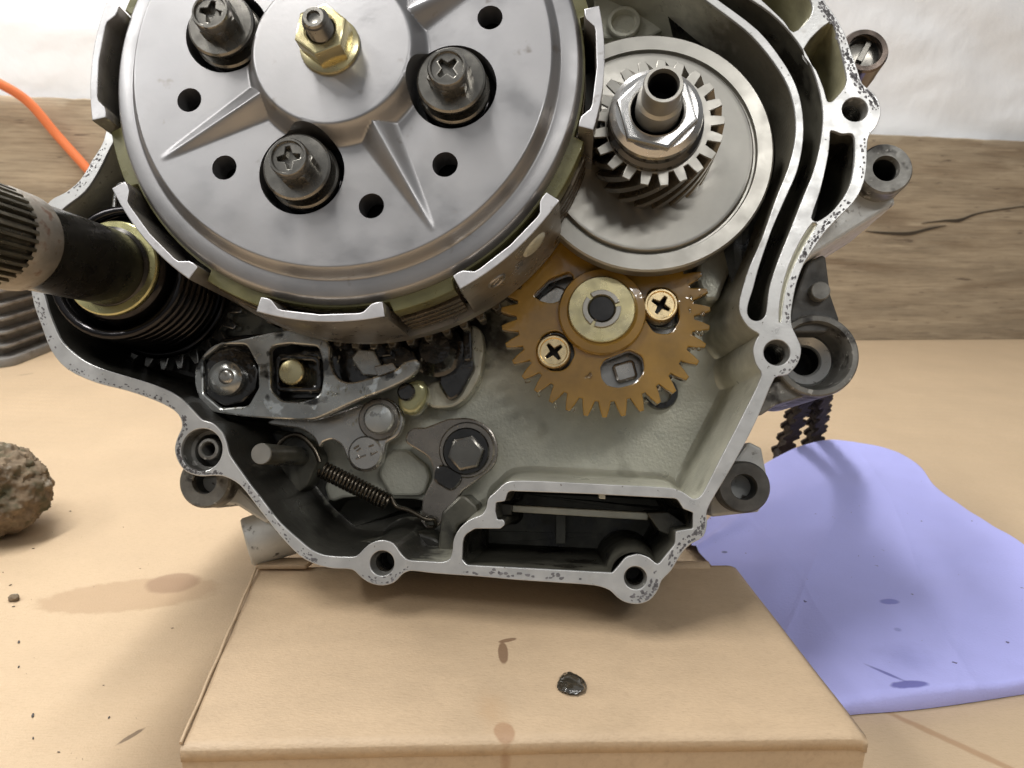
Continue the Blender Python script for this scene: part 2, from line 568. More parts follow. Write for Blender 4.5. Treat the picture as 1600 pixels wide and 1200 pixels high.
def washboard(m, pitch, dist):
    t = m.node_tree; bs_ = t.nodes['Principled BSDF']
    old_ = bs_.inputs['Normal'].links[0].from_socket
    co = t.nodes.new('ShaderNodeTexCoord'); w_ = t.nodes.new('ShaderNodeTexWave'); w_.bands_direction = 'Y'
    w_.inputs['Scale'].default_value = 2 * pi / (20 * pitch); w_.inputs['Distortion'].default_value = .6; w_.inputs['Detail'].default_value = 2
    t.links.new(co.outputs['Object'], w_.inputs['Vector'])
    b2 = t.nodes.new('ShaderNodeBump'); b2.inputs['Strength'].default_value = .35; b2.inputs['Distance'].default_value = dist
    t.links.new(w_.outputs['Fac'], b2.inputs['Height']); t.links.new(old_, b2.inputs['Normal']); t.links.new(b2.outputs[0], bs_.inputs['Normal'])
washboard(M['kraft'], .0075, .0002)
def vplane(px, py, off=0.0):
    d = ray(px, py); o = ba + bn * off
    return CAM + d * ((o - CAM).dot(bn) / d.dot(bn))
topz = vplane(1500, 216).z
topz0 = vplane(60, 151).z
bm = bmesh.new()
L0 = -420; L1 = (bb - ba).length + 380
xs = np.linspace(L0, L1, 260)
rings = []
for x in xs:
    tz = topz0 + (topz - topz0) * (x / (bb - ba).length) + 1.2 * mnoise.noise(Vector((x / 25, 3, 0))) + .6 * mnoise.noise(Vector((x / 7, 9, 0)))
    p = ba + bdir * x
    prof = [(0, .2), (0, 1.0)]
    pr = []
    nz_ = 26
    for k in range(nz_ + 1):
        zz = .4 + (tz - 1.2) * k / nz_
        dd = .35 * mnoise.noise(Vector((x / 60, zz / 2.4, 2)))
        # long drying crack
        pr.append((dd, zz))
    pts = [Vector((p.x + bn.x * d, p.y + bn.y * d, z)) for d, z in pr]
    pts += [Vector((p.x - bn.x * 1.0, p.y - bn.y * 1.0, tz)), Vector((p.x - bn.x * 24, p.y - bn.y * 24, tz)), Vector((p.x - bn.x * 24, p.y - bn.y * 24, .4))]
    rings.append(pts)
board_o = p0 = ba.copy()
Rb = Matrix.Rotation(ang, 4, 'Z'); Rb.translation = Vector((ba.x, ba.y, 0))
inv = Rb.inverted()
me = loft([[inv @ q for q in r] for r in rings], True, True, smooth=50)
me.transform(Matrix.Scale(S, 4))
board = mk('wooden_board', me, 'wood', None, 'weathered brown plank standing on edge along the wall behind the engine', 'board', scale=False)
Rs = Rb.copy(); Rs.translation = Rb.translation * S
board.matrix_world = Rs
def bl(px, py):
    q = inv @ vplane(px, py); return (q.x, q.z)
# cracks: dark slivers on the face, their inner shade put into the colour
def crack(pts, w):
    a = []
    for (px, py), ww in zip(pts, w):
        x, z = bl(px, py); a.append((x, z, ww))
    P = smooth_path([(x, 0, z) for x, z, _ in a], 6)
    W = np.interp(np.linspace(0, 1, len(P)), np.linspace(0, 1, len(a)), [q[2] for q in a])
    rings = [[(q.x, -.55, q.z + w_), (q.x, .6, q.z + w_ * .4), (q.x, .6, q.z - w_ * .4), (q.x, -.55, q.z - w_)] for q, w_ in zip(P, W)]
    return loft(rings, True, True)
M['crackdark'] = mat('crack_shadow_wood', (.055, .042, .028), 0, .9, .2, 60, 0)
mk('drying_crack', join(crack([(1352, 361), (1380, 364), (1420, 365), (1450, 358), (1478, 352)], [.2, 1.1, 1.6, 1.2, .1]),
                        crack([(1440, 349), (1475, 345), (1500, 344), (1530, 333), (1600, 322), (1660, 312)], [.1, .9, 1.6, .7, .4, .2])), 'crackdark', board)

# orange cable hanging in front of the board
M['orange'] = mat('orange_cable', (.84, .23, .085), 0, .45, .04, 60, 0)
cp = [vplane(x, y, o) for x, y, o in ((-160, 90, 40), (-60, 105, 30), (0, 131, 22), (45, 160, 14), (90, 212, 8), (140, 268, 6), (182, 318, 6), (235, 380, 6), (300, 440, 6), (380, 480, 6))]
mk('orange_cable', tube(smooth_path(cp, 10), 3.2, 12), 'orange', None, 'orange cable hanging in front of the plank at the upper left', 'cable')

# finned cylinder casting at the left
M['fin'] = mat('dull_finned_casting', (.22, .21, .195), .3, .55, .2, 60, .08, 700, .08, [((.12, .10, .085), 70, .56, .7, .6, .2)])
b0 = T(-90, 600); b1 = T(52, 600)
fx = (b1 - b0).normalized(); fxl = (b1 - b0).length
fr = Matrix.Identity(3)
fin = root('finned_cylinder', T(-10, 560), 'grey finned metal casting standing on the bench at the far left', 'engine cylinder')
def box_prof(x0, x1, y0, y1, z0, z1, r=2):
    return plate([fil([(x0, y0), (x1, y0), (x1, y1), (x0, y1)], r)], z0, z1, .8)
mk('cylinder_body', box_prof(-70, 15, -14, 45, 0, 62, 4), 'fin', fin)
mk('base_flange', box_prof(-75, 26, -26, 55, 0, 6, 12), 'fin', fin)
f1 = mk('cooling_fin', plate([fil([(-72, -20), (23, -20), (23, 50), (-72, 50)], 5)], 12, 14.4, .7), 'fin', fin)
for k in range(1, 6):
    dup(f1, (0, 0, k * 9.2), None, fin)

# mud-caked lump
M['mud'] = mat('dried_mud', (.17, .125, .08), 0, .9, .4, 200, .5, 600, .05, [((.075, .07, .038), 140, .52, .66, .9, 0), ((.44, .40, .33), 120, .60, .70, .85, 0)])
bm = bmesh.new()
bmesh.ops.create_icosphere(bm, subdivisions=6, radius=1)
rc = T(-4, 856)
for v in bm.verts:
    d = v.co.normalized()
    k = 1 + .22 * mnoise.noise(d * 1.4 + Vector((3, 1, 2))) + .10 * mnoise.noise(d * 5) + .05 * mnoise.noise(d * 13) + .035 * mnoise.noise(d * 30)
    v.co = Vector((d.x * 19.5 * k, d.y * 19 * k, d.z * 17.5 * k))
zmin = min(v.co.z for v in bm.verts)
for v in bm.verts: v.co.z = max(v.co.z - zmin - .6, 0.02)
me = from_bm(bm, 60)
mud = mk('mud_lump', me, 'mud', None, 'lump of dried brown mud with a pale top at the left edge of the bench', 'lump', loc=(rc.x - 8, rc.y + 13, 0))

# ------------------------------------------------------------------ cardboard box under the engine
BZ = 31.0
bFL, bFR, bBR, bBL = T(281, 1168, BZ), T(1358, 1150, BZ), T(1150, 881, BZ), T(403, 884, BZ)
bc0 = (bFL + bFR) / 2
box = root('cardboard_box', (bc0.x, bc0.y + 30, 0), 'plain brown cardboard box propping up the engine, with a wet oil drop on top', 'box')
bo_ = Vector((bc0.x, bc0.y + 30, 0))
def bil(u, v, z):
    q = bFL * (1-u) * (1-v) + bFR * u * (1-v) + bBR * u * v + bBL * (1-u) * v
    return Vector((q.x, q.y, z)) - bo_
rings = []
nu, nv = 100, 60
bm = bmesh.new()
for v_ in range(nv + 1):
    v = v_ / nv
    row = []
    for u_ in range(nu + 1):
        u = u_ / nu
        z = BZ + .5 * sin(pi * u) * sin(pi * min(1, v * 1.2)) * (1 - .5 * v) - 1.3 * max(0, (.017 - v) / .017) ** 2 * .5 - .8 * max(0, (u - .98) / .02) ** 2 + .25 * mnoise.noise(Vector((u * 6, v * 4, 2))) - .5 * v
        row.append(bil(u, v, z) + Vector((0, .5 * sin(pi * u), 0)) * (1 - v))
    rings.append(row)
fr_ = [q + Vector((0, -.12, -.25)) for q in rings[0]]; fr2 = [q + Vector((0, -.2, -.9)) for q in rings[0]]; fr3 = [q + Vector((0, -.2, -2.6)) for q in rings[0]]
loft([fr3, fr2, fr_] + rings, closed=False, bm=bm)
solid = from_bm(bm, 50)
top = mk('top_panel', solid, 'box', box)
sol = top.modifiers.new('thick', 'SOLIDIFY'); sol.thickness = .0016; sol.offset = -1
def panel(name, u0, v0, u1, v1, zt, th=1.6, bw=.5):
    a, b = bil(u0, v0, 0), bil(u1, v1, 0)
    d = (b - a); L_ = d.length; d.normalize(); nn = Vector((d.y, -d.x, 0))
    rg = []
    for i in range(41):
        p = a + d * (L_ * i / 40)
        bow = bw * sin(pi * i / 40)
        o_ = p + nn * bow
        rg.append([o_ + Vector((0, 0, .1)), o_ + Vector((0, 0, zt - .5)), o_ - nn * .5 + Vector((0, 0, zt)), o_ - nn * th + Vector((0, 0, zt)), o_ - nn * th + Vector((0, 0, .1))])
    return mk(name, loft(rg, True, True), 'box', box)
panel('front_panel', .001, .001, .999, .001, BZ - 2.4, 1.6, -.5)
panel('side_panel', .998, .02, .998, .985, BZ - 2.1)
panel('side_panel', .004, .985, .004, .02, BZ - 1.9)
panel('rear_panel', .99, .995, .01, .995, BZ - 2.4)
# edge of the left side flap showing on top, rear tab and curled flap
eb = [bil(.0, .01 + .97 * i / 30, BZ + .35 + .2 * sin(i * .9)) for i in range(31)]
mk('flap_edge', tube(eb, .34, 8), 'box', box)
t0 = [bil(.0, .965, BZ), bil(.10, .965, BZ), bil(.115, 1.03, BZ), bil(.0, 1.03, BZ)]
mk('tuck_tab', plate([fil([(q.x, q.y) for q in t0], .8)], BZ + .2, BZ + 1.5, .3), 'box', box)
cu_ = [bil(.78 + .16 * i / 10, 1.0, BZ - 1.2) for i in range(11)]
mk('curled_flap', tube(cu_, [1.9] * 11, 16), 'box', box)
def bx(px, py): q = T(px, py, BZ) - bo_; return (q.x, q.y)
add_stains(M['box'], [((.17, .095, .05), .85, bx(786, 1021), (1.3, 4.8), .06, .2, .12), ((.17, .095, .05), .85, bx(793, 1001), (2.6, .8), .40, .2, .12),
                      ((.34, .20, .11), .8, bx(788, 1143), (2.3, 3.0), .3, .2, .15), ((.45, .30, .17), .5, bx(768, 1110), (4.5, 7), .3, .8, .5)])

# wet drop and grit
M['drop'] = mat('dark_oil_drop', (.035, .03, .022), 0, .06, .3, 500, 0, spec=.8, coat=1)
bm = bmesh.new()
bmesh.ops.create_icosphere(bm, subdivisions=4, radius=1)
for v in bm.verts:
    d = v.co
    k = 1 + .16 * mnoise.noise(d * 1.9 + Vector((5, 0, 0))) + .07 * mnoise.noise(d * 4.4)
    v.co = Vector((d.x * 3.1 * k, d.y * 3.7 * k * (1 + .2 * d.y), max(d.z, -.05) * 1.0 * k))
q = T(893, 1070, BZ + .8)
mk('oil_drop', from_bm(bm, 70), 'drop', None, 'shiny dark oil drop lying on top of the cardboard box', 'oil drop', loc=(q.x, q.y, BZ + .75))
bm = bmesh.new()
bmesh.ops.create_icosphere(bm, subdivisions=3, radius=1)
for v in bm.verts:
    k = 1 + .3 * mnoise.noise(v.co * 1.7 + Vector((1, 7, 3)))
    v.co = Vector((v.co.x * 1.7 * k, v.co.y * 1.5 * k, v.co.z * 1.1 * k + .9))
q = T(22, 938)
mk('pebble', from_bm(bm, 60), 'mud', None, 'small grey pebble lying alone on the bench at the left', 'pebble', loc=(q.x, q.y, 0))
# scattered grit, too many and too small to count
bm = bmesh.new()
for i in range(150):
    if i < 34: q = T(random.uniform(0, 330) * random.random() ** .5, random.uniform(790, 1195)); zz = .2
    else: q = T(random.gauss(1335, 60), random.gauss(960, 60)); zz = 7.0
    if i >= 34: continue
    s_ = .07 + .30 * random.random() ** 3
    bmesh.ops.create_icosphere(bm, subdivisions=1, radius=s_, matrix=Matrix.Translation((q.x, q.y, zz)) @ Matrix.Rotation(random.random() * 6, 4, 'Z') @ Matrix.Diagonal((random.uniform(1, 3.6), 1, .5, 1)))
mk('grit', from_bm(bm), 'oil', None, kind='stuff')

# ------------------------------------------------------------------ blue cloth
M['cloth'] = mat('blue_cloth', (.455, .465, .88), 0, .85, .03, 30, .12, 1300, .05, [((.12, .11, .24), 420, .715, .735, .8, 0)], bd=.0003)
back = [T(x, y, z) for x, y, z in ((1072, 842, 4), (1125, 790, 8), (1165, 745, 12), (1200, 718, 16), (1245, 695, 18), (1290, 686, 18), (1345, 691, 16), (1400, 702, 13), (1440, 726, 10), (1465, 758, 9), (1540, 812, 8), (1600, 850, 8), (1720, 930, 8))]
front = [T(x, y, z) for x, y, z in ((1120, 896, 3), (1150, 925, 3), (1185, 975, 3), (1215, 1025, 3), (1250, 1075, 3), (1285, 1104, 4), (1345, 1094, 5), (1400, 1088, 5.5), (1450, 1081, 6), (1520, 1072, 6), (1600, 1060, 6), (1680, 1049, 6), (1850, 1032, 6))]
P0, P1 = smooth_path(back, 8), smooth_path(front, 8)
xr = T(1357, 1150, BZ).x
P0 = smooth_path(P0[::8], 20); P1 = smooth_path(P1[::8], 20)
n_, m_ = len(P0), 110
cl_root = root('blue_cloth', T(1420, 950), 'folded pale blue cloth with dark specks and oil spots lying right of the box', 'cloth')
co0 = T(1420, 950)
bm = bmesh.new()
rg = []
for j in range(m_ + 1):
    t = j / m_
    row = []
    for i in range(n_):
        q = P0[i].lerp(P1[i], t)
        s = i / (n_ - 1)
        z = P0[i].z * (1 - t) ** 1.3 + P1[i].z * (1 - (1 - t) ** 1.3)
        z += 1.6 * mnoise.noise(Vector((q.x / 42, q.y / 30, 4))) + .5 * mnoise.noise(Vector((q.x / 15, q.y / 12, 8)))
        z += 2.2 * math.exp(-((t - .33 + .1 * s) / .07) ** 2) * max(0, 1 - abs(s - .2) * 2.2)
        z -= .9 * math.exp(-((s * .8 + .25 - t) / .03) ** 2) * max(0, t - .5)
        for fx, fa, fw, fh in ((.42, .35, .012, .9), (.62, -.28, .010, .8), (.78, .12, .014, .7), (.25, -.6, .012, .6)):
            z += .45 * fh * math.exp(-abs(s + fa * (t - .5) - fx) / fw) * (.4 + .6 * t)
        edge = min(t, 1 - t)
        z -= 1.4 * max(0, (.015 - edge) / .015) ** 2
        row.append((q.x - co0.x, q.y - co0.y, max(z, .8)))
    rg.append(row)
# roll under to the bench at the hem
hem = [(x, y + .3, .3) for x, y, z in rg[-1]]
hem0 = [(x, y, .2) for x, y, z in rg[0]]
loft([hem0] + rg + [hem], closed=False, bm=bm)
cl_me = from_bm(bm, 80)
mk('cloth_sheet', cl_me, 'cloth', cl_root)
def cx(px, py): q = T(px, py, 7) - co0; return (q.x, q.y)
add_stains(M['cloth'], [((.20, .21, .58), .8, cx(1390, 941), (4.2, 2.1), .3, .3, .15), ((.20, .21, .55), .5, cx(1403, 983), (1.6, 1.2), .2, .5, .2), ((.28, .29, .62), .5, cx(1420, 1025), (11, 9), .2, .9, .4),
                        ((.12, .12, .38), .85, cx(1422, 1066), (6.5, 1.8), .1, .3, .3), ((.12, .12, .38), .8, cx(1385, 1048), (6.5, .8), -.75, .5, .3), ((.10, .10, .2), .8, cx(1133, 854), (1.3, .9), 0, .4, .2)])
# flecks of dirt on the cloth
# ------------------------------------------------------------------ roller chain behind the right housing
M['chain'] = mat('dirty_chain', (.035, .028, .023), 0, .7, .4, 300, .05, 1200, .1, spec=.15)
ch = root('roller_chain', T(1225, 712), 'dark dirty roller chain hanging behind the round housing onto the bench', 'chain')
cho = T(1225, 712)
def depth_pt(px, py, d): return CAM + ray(px, py) * d
LK = 1.6
lk_out = fil([(x * LK, y * LK) for x, y in [(-4.6, 0), (-4.0, 1.9), (-2.4, 2.6), (-.9, 1.0), (.9, 1.0), (2.4, 2.6), (4.0, 1.9), (4.6, 0), (4.0, -1.9), (2.4, -2.6), (.9, -1.0), (-.9, -1.0), (-2.4, -2.6), (-4.0, -1.9)]], .8)
link_me = join(plate([lk_out], 2.4, 3.8, .3), plate([lk_out], -3.8, -2.4, .3), lathe([(2.9, -2.4), (2.9, 2.4)], (-4.9, 0), 16), lathe([(2.9, -2.4), (2.9, 2.4)], (4.9, 0), 16))
first = None
for strand in ([(1130, 540, 268), (1190, 548, 292), (1240, 568, 318), (1258, 592, 334), (1252, 625, 352), (1240, 660, 372), (1226, 695, 390), (1215, 716, 396)], [(1135, 560, 276), (1200, 560, 300), (1255, 575, 324), (1280, 600, 340), (1281, 630, 360), (1276, 660, 380), (1270, 690, 396), (1262, 705, 402)]):
    P = smooth_path([depth_pt(*q) for q in strand], 12)
    ln = 0; acc = [P[0]]
    for a, b in zip(P, P[1:]):
        ln += (b - a).length
        if ln >= 9.9: acc.append(b); ln = 0
    for k, (a, b) in enumerate(zip(acc, acc[1:])):
        mid = (a + b) / 2
        if mid.z < 4.5: continue
        x = (b - a).normalized()
        side = FW.cross(x).normalized() if k % 2 else (FW.cross(x).normalized() + FW * .25).normalized()
        zax = x.cross(side).normalized(); yax = zax.cross(x)
        mt = Matrix((x, yax, zax)).transposed().to_4x4(); mt.translation = (mid - cho) * S
        if first is None:
            first = mk('chain_link', link_me, 'chain', ch); o = first
        else:
            o = first.copy(); COL.objects.link(o); o.parent = ch
        o.matrix_local = mt

# ================================================================== the engine
ENG = root('motorcycle_engine', ORG, 'opened motorcycle engine showing clutch, gears and bare gasket face, propped on a cardboard box',
           'engine', rot=Matrix((UX, VX, N)).transposed())

# ---- gasket face outline, traced
OUT = cr(EP([(162, 219), (144, 250), (125, 281), (103, 300), (78, 314), (60, 345), (48, 395), (48, 447), (51, 467), (56, 486), (64, 507), (80, 548), (105, 577),
    (150, 598), (200, 611), (245, 627), (270, 640), (281, 652), (284, 667), (276, 686), (273, 704), (279, 723), (291, 737), (312, 744), (335, 743), (352, 745), (375, 758),
    (400, 789), (437, 836), (469, 869), (494, 882), (519, 888), (550, 890), (564, 902), (578, 911), (597, 915), (616, 910), (629, 897), (642, 892), (680, 896),
    (750, 901), (805, 906), (880, 911), (930, 915), (952, 922), (964, 933), (977, 941), (996, 944), (1015, 938), (1028, 922), (1034, 907), (1049, 891), (1064, 866), (1078, 851),
    (1099, 838), (1105, 816), (1104, 801), (1111, 784), (1135, 744), (1160, 700), (1185, 650), (1211, 590), (1231, 585), (1247, 567), (1252, 545), (1245, 526), (1238, 511), (1236, 494),
    (1239, 470), (1245, 442), (1255, 415), (1270, 390), (1288, 364), (1308, 342), (1332, 318), (1347, 293), (1354, 262), (1355, 230), (1358, 212), (1370, 196), (1377, 172),
    (1367, 147), (1348, 131), (1340, 109), (1331, 84), (1319, 50), (1301, 19), (1287, 0), (1258, -50), (1200, -120), (1100, -180), (960, -215), (800, -235), (560, -238), (340, -205),
    (240, -120), (205, 0), (186, 110)]), 3)
MAINC = cr(EP([(172, 231), (153, 269), (132, 300), (100, 325), (80, 350), (66, 400), (66, 450), (71, 467), (76, 486), (85, 509), (98, 535), (131, 563), (169, 579), (219, 594), (256, 607), (282, 622), (302, 642),
    (316, 656), (332, 661), (347, 676), (354, 693), (359, 711), (374, 733), (391, 757), (406, 776), (437, 816), (469, 845), (488, 860), (510, 868), (545, 870), (558, 868), (569, 857),
    (581, 848), (597, 844), (614, 849), (627, 866), (638, 875), (665, 877), (692, 878), (703, 873), (707, 860), (709, 843), (718, 826), (734, 812), (753, 804), (760, 793), (763, 779), (775, 768),
    (789, 755), (806, 751), (850, 752), (950, 757), (1045, 762), (1067, 769), (1082, 779), (1093, 777), (1102, 764), (1125, 718), (1160, 650), (1190, 586), (1181, 568), (1177, 547), (1182, 530),
    (1186, 522), (1172, 513), (1160, 498), (1155, 482), (1157, 463), (1170, 420), (1191, 372), (1212, 312), (1233, 259), (1243, 214), (1242, 172), (1231, 134), (1209, 97), (1175, 56), (1141, 28),
    (1103, 0), (1040, -50), (950, -95), (800, -130), (560, -150), (350, -125), (260, -70), (232, 20), (208, 120), (186, 205)]), 3)
GALL = cr(EP([(1122, 0), (1184, 47), (1222, 94), (1244, 134), (1254, 175), (1255, 219), (1246, 266), (1229, 306), (1206, 359), (1185, 420), (1177, 450), (1169, 476), (1168, 490), (1174, 499), (1184, 501),
    (1194, 496), (1198, 485), (1202, 452), (1213, 415), (1234, 362), (1256, 306), (1272, 266), (1283, 219), (1286, 175), (1278, 131), (1262, 91), (1237, 53), (1203, 19), (1162, -8), (1080, -60), (1040, -60)]), 3)
SLIT = cr(EP([(1270, 348), (1277, 351), (1261, 377), (1243, 411), (1231, 442), (1224, 475), (1221, 503), (1217, 503), (1219, 470), (1226, 436), (1238, 402), (1255, 369)]), 2)
POCK1 = cr(EP([(1299, 204), (1315, 209), (1331, 209), (1336, 221), (1334, 262), (1325, 297), (1302, 329), (1277, 346), (1268, 340), (1282, 297), (1294, 244), (1297, 215)]), 3)
POCK2 = cr(EP([(1256, 76), (1275, 109), (1287, 138), (1293, 158), (1301, 158), (1319, 138), (1323, 124), (1319, 100), (1307, 52), (1296, 34)]), 3)
POCK3 = cr(EP([(1190, 0), (1225, 33), (1240, 50), (1262, 32), (1270, 12), (1262, -10), (1230, -50), (1180, -80), (1120, -60)]), 3)
OILC = fil(EP([(723, 848, .5), (726, 836, 2.5), (742, 826, 2), (782, 826, .8), (790, 819, 1), (786, 812, .6), (777, 812, .5), (774, 799, .5), (775, 785, .5), (789, 783, .5), (794, 767, 1.2), (925, 772, 0), (1058, 779, 1.5), (1068, 795, .8), (1083, 801, .5),
    (1083, 826, .5), (1056, 830, .6), (1055, 850, 2), (1028, 883, .8), (1014, 871, 2), (998, 865, 3), (978, 870, 3), (965, 886, 2), (957, 895, .6), (730, 883, 1.2), (722, 874, .8)]), 1, 4)
HOLES = [(597, 880, 19.5), (993, 903, 18), (1214, 551, 20.5), (1336, 171, 19.5), (315, 703, 33)]
holes = [circ(E(x, y), ER(x, y, r), 40) for x, y, r in HOLES]

face_me = plate([OUT, MAINC, GALL, SLIT, POCK1, POCK2, POCK3, OILC] + holes, -1.4, 0, .18)
case = mk('gasket_face', face_me, 'face', ENG, 'bare aluminium gasket face with dark old gasket residue along its outer edge')

# outer skirt of the casting, going back to the far side of the engine
sk = OUT
rings = [r3(inset(sk, .03), -.7), r3(inset(sk, .35), -4), r3(inset(sk, 1.2), -20), r3(inset(sk, 3.4), -60), r3(inset(sk, 5), -103), r3(inset(sk, 9), -108)]
mk('outer_casing', loft(rings, False, True, smooth=40), 'castout', ENG)

# main cavity walls and floor
FL = -34.0
DEEP = cr(EP([(524, 777), (590, 779), (659, 782), (655, 803), (640, 824), (600, 845), (543, 850), (508, 832), (502, 803)], FL), 4)
w0 = inset(MAINC, -.02)
mr_ = [r3(w0, -.5), r3(inset(MAINC, -1.2), -16), r3(inset(MAINC, -2.2), FL + 2.2), r3(inset(MAINC, -2.7), FL + .7), r3(inset(MAINC, -4.0), FL)]
mr_ = [r3(w0, -.5), r3(inset(MAINC, .9), -16), r3(inset(MAINC, 2.2), FL + 2.2), r3(inset(MAINC, 2.8), FL + .6), r3(inset(MAINC, 4.0), FL + .02)]
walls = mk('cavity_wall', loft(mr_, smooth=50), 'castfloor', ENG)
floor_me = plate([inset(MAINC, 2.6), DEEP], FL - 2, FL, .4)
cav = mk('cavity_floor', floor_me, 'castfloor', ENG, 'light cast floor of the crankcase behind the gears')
mk('floor_pocket', loft([r3(inset(DEEP, -.1), FL - .6), r3(inset(DEEP, 1), FL - 16), r3(inset(DEEP, 3), FL - 17)], False, True), 'wall_dark', cav)

def es(px, py, w=-30): return E(px, py, w)
OIL_SHADE, OIL_SHADE_BROWN = (.022, .020, .017), (.085, .072, .05)  # oil film tones with the shade of the cavity painted in
add_stains(M['castfloor'], [(OIL_SHADE, .96, es(395, 735), (19, 36), .72, .18, .25), (OIL_SHADE, .96, es(250, 560), (46, 15), -.25, .2, .25), (OIL_SHADE, .95, es(600, 520), (44, 13.5), 0, .25, .3),
                            (OIL_SHADE, .94, es(560, 850), (30, 12), 0, .25, .3), (OIL_SHADE_BROWN, .85, es(1180, 230, -15), (26, 46), .15, .4, .25), (OIL_SHADE_BROWN, .5, es(1150, 480, -20), (9, 22), .1, .5, .3), (OIL_SHADE_BROWN, .55, es(810, 545, -33), (12, 7), .1, .5, .4)])
# flakes of old gasket left along the outer edge
bm = bmesh.new()
OUTL = [Vector(q) for q in OUT]
def flakes(p0, p1, n, dmax=1.5, smin=.25, smax=.8):
    a, b = Vector(E(*p0)), Vector(E(*p1))
    i0 = min(range(len(OUTL)), key=lambda i: (OUTL[i] - a).length); i1 = min(range(len(OUTL)), key=lambda i: (OUTL[i] - b).length)
    m = len(OUTL); span = (i1 - i0) % m
    if span > m / 2: i0, span = i1, m - span
    ctr = Vector((0, 60))
    for _ in range(n):
        f = random.random() * span; i = int(i0 + f) % m; j = (i + 1) % m
        p = OUTL[i].lerp(OUTL[j], f % 1); tg = (OUTL[j] - OUTL[i]).normalized()
        nn = Vector((-tg.y, tg.x)) * (1 if area2(OUT) > 0 else -1)
        s_ = random.uniform(smin, smax); c = p + nn * (s_ * .55 + .22 + random.random() ** 1.7 * dmax)
        k = random.randint(6, 9); st = random.uniform(1, 2.0)
        V_ = []
        for q in range(k):
            t = 2 * pi * q / k; rr = s_ * random.uniform(.45, 1.0) * .55
            o2 = c + tg * (rr * cos(t) * st) + nn * (rr * sin(t))
            V_.append(o2)
        top_ = [bm.verts.new((v.x, v.y, .05)) for v in V_]; bot = [bm.verts.new((v.x, v.y, -.03)) for v in V_]
        bm.faces.new(top_)
        for q in range(k): bm.faces.new((top_[q], bot[q], bot[(q+1) % k], top_[(q+1) % k]))
for a in (((1287, 0), (1340, 109), 110, 1.7, .25, .95), ((1340, 109), (1377, 172), 90, 1.5, .25, .95), ((1358, 205), (1347, 293), 14, 1.2), ((1332, 318), (1255, 415), 70, 1.4, .25, .85), ((1245, 430), (1238, 505), 20, 1.0), ((1250, 540), (1215, 592), 16, 1.2),
          ((1105, 805), (1049, 891), 60, 1.4, .25, .9), ((1040, 900), (980, 942), 44, 2.2, .3, .9), ((930, 915), (720, 899), 22, 1.6, .3, 1.1), ((645, 893), (565, 903), 26, 1.6, .2, .6),
          ((494, 882), (375, 758), 60, 1.5, .2, .7), ((345, 745), (274, 704), 80, .8, .2, .7), ((274, 704), (281, 652), 50, .9, .2, .7), ((270, 640), (105, 577), 50, 1.0, .2, .6), ((80, 548), (48, 447), 36, 1.6, .2, .7), ((103, 300), (162, 219), 40, 1.6, .2, .6)):
    flakes(*a)
mk('gasket_residue', from_bm(bm, 30, False), 'residue', case, kind='stuff')

def cavity(name, poly, depth, m, draft=.8, label=None, parent=case):
    return mk(name, loft([r3(inset(poly, -.02), -.5), r3(inset(poly, draft), -depth + 1), r3(inset(poly, draft + .7), -depth)], False, True, smooth=45), m, parent, label)

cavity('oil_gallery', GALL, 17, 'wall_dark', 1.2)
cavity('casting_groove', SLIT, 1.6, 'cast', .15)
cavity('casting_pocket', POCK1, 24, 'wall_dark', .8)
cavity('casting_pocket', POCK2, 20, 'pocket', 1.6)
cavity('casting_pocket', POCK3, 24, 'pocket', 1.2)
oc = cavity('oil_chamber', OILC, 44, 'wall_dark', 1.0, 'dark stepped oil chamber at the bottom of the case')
# rib between the two upper pockets, lower than the face
mk('casting_rib', plate([fil(EP([(1240, 56), (1254, 74), (1292, 30), (1275, 12)], -3), .6)], -20, -3.0, .4), 'cast', case)

# things inside the oil chamber: screen ledge, boss tube
lw = -16
mk('screen_ledge', plate([fil(EP([(800, 789), (1014, 801), (1012, 813), (800, 800)], lw), .3)], lw - 6, lw, .3), 'cast', oc)
mk('screen_ledge', plate([fil(EP([(783, 786), (802, 788), (800, 804), (780, 806)], lw), .3)], lw - 8, lw + 2, .3), 'wall_dark', oc)
mk('screen_ledge', plate([fil(EP([(1010, 801), (1045, 800), (1076, 822), (1050, 838), (1030, 830)], lw + 4), .3)], lw - 12, lw + 4, .3), 'wall_dark', oc)
mk('chamber_rib', plate([fil(EP([(936, 767), (946, 768), (946, 780), (936, 779)], -2), .2)], -12, -2, .2), 'cast', oc)
mk('chamber_rib', plate([fil(EP([(868, 800), (884, 800), (884, 850), (868, 850)], -30), .2)], -42, -30, .2), 'wall_dark', oc)
bc = E(993, 903)
mk('boss_tube', lathe([(6.0, -1.0), (7.3, -20), (8.6, -43)], bc, 48), 'wall_dark', oc)

# bolt holes
for i, (x, y, r) in enumerate(HOLES):
    c, R = E(x, y), ER(x, y, r)
    if i == 4:
        prof = [(R + .02, -.6), (R - .1, -4), (R - .3, -5), (R - 1.2, -5.2), (R - 1.4, -14), (0, -14)]
    else:
        prof = [(R + .02, -.5), (R - .05, -1.2), (R * .86, -1.9), (R * .84, -3), (R * .80, -3.2), (R * .82, -16), (0, -16)]
    bh = mk('bolt_hole', lathe(prof, c, 40), 'grime' if i != 4 else 'grime', case)
    # thread turns
    if i != 4:
        tb = bmesh.new()
        for k in range(6):
            z = -3.4 - k * 1.0
            lathe([(R * .82, z), (R * .74, z - .4), (R * .82, z - .8)], c, 32, bm=tb)
        mk('thread', from_bm(tb), 'gun', bh)
c = E(327, 702, -3); R = ER(327, 702, 17, -3)
mk('dowel_sleeve', lathe([(R * .62, -12), (R * .62, -2.6), (R * .72, -2.2), (R * .95, -2.4), (R, -3), (R, -13)], c, 36), 'grime', case)

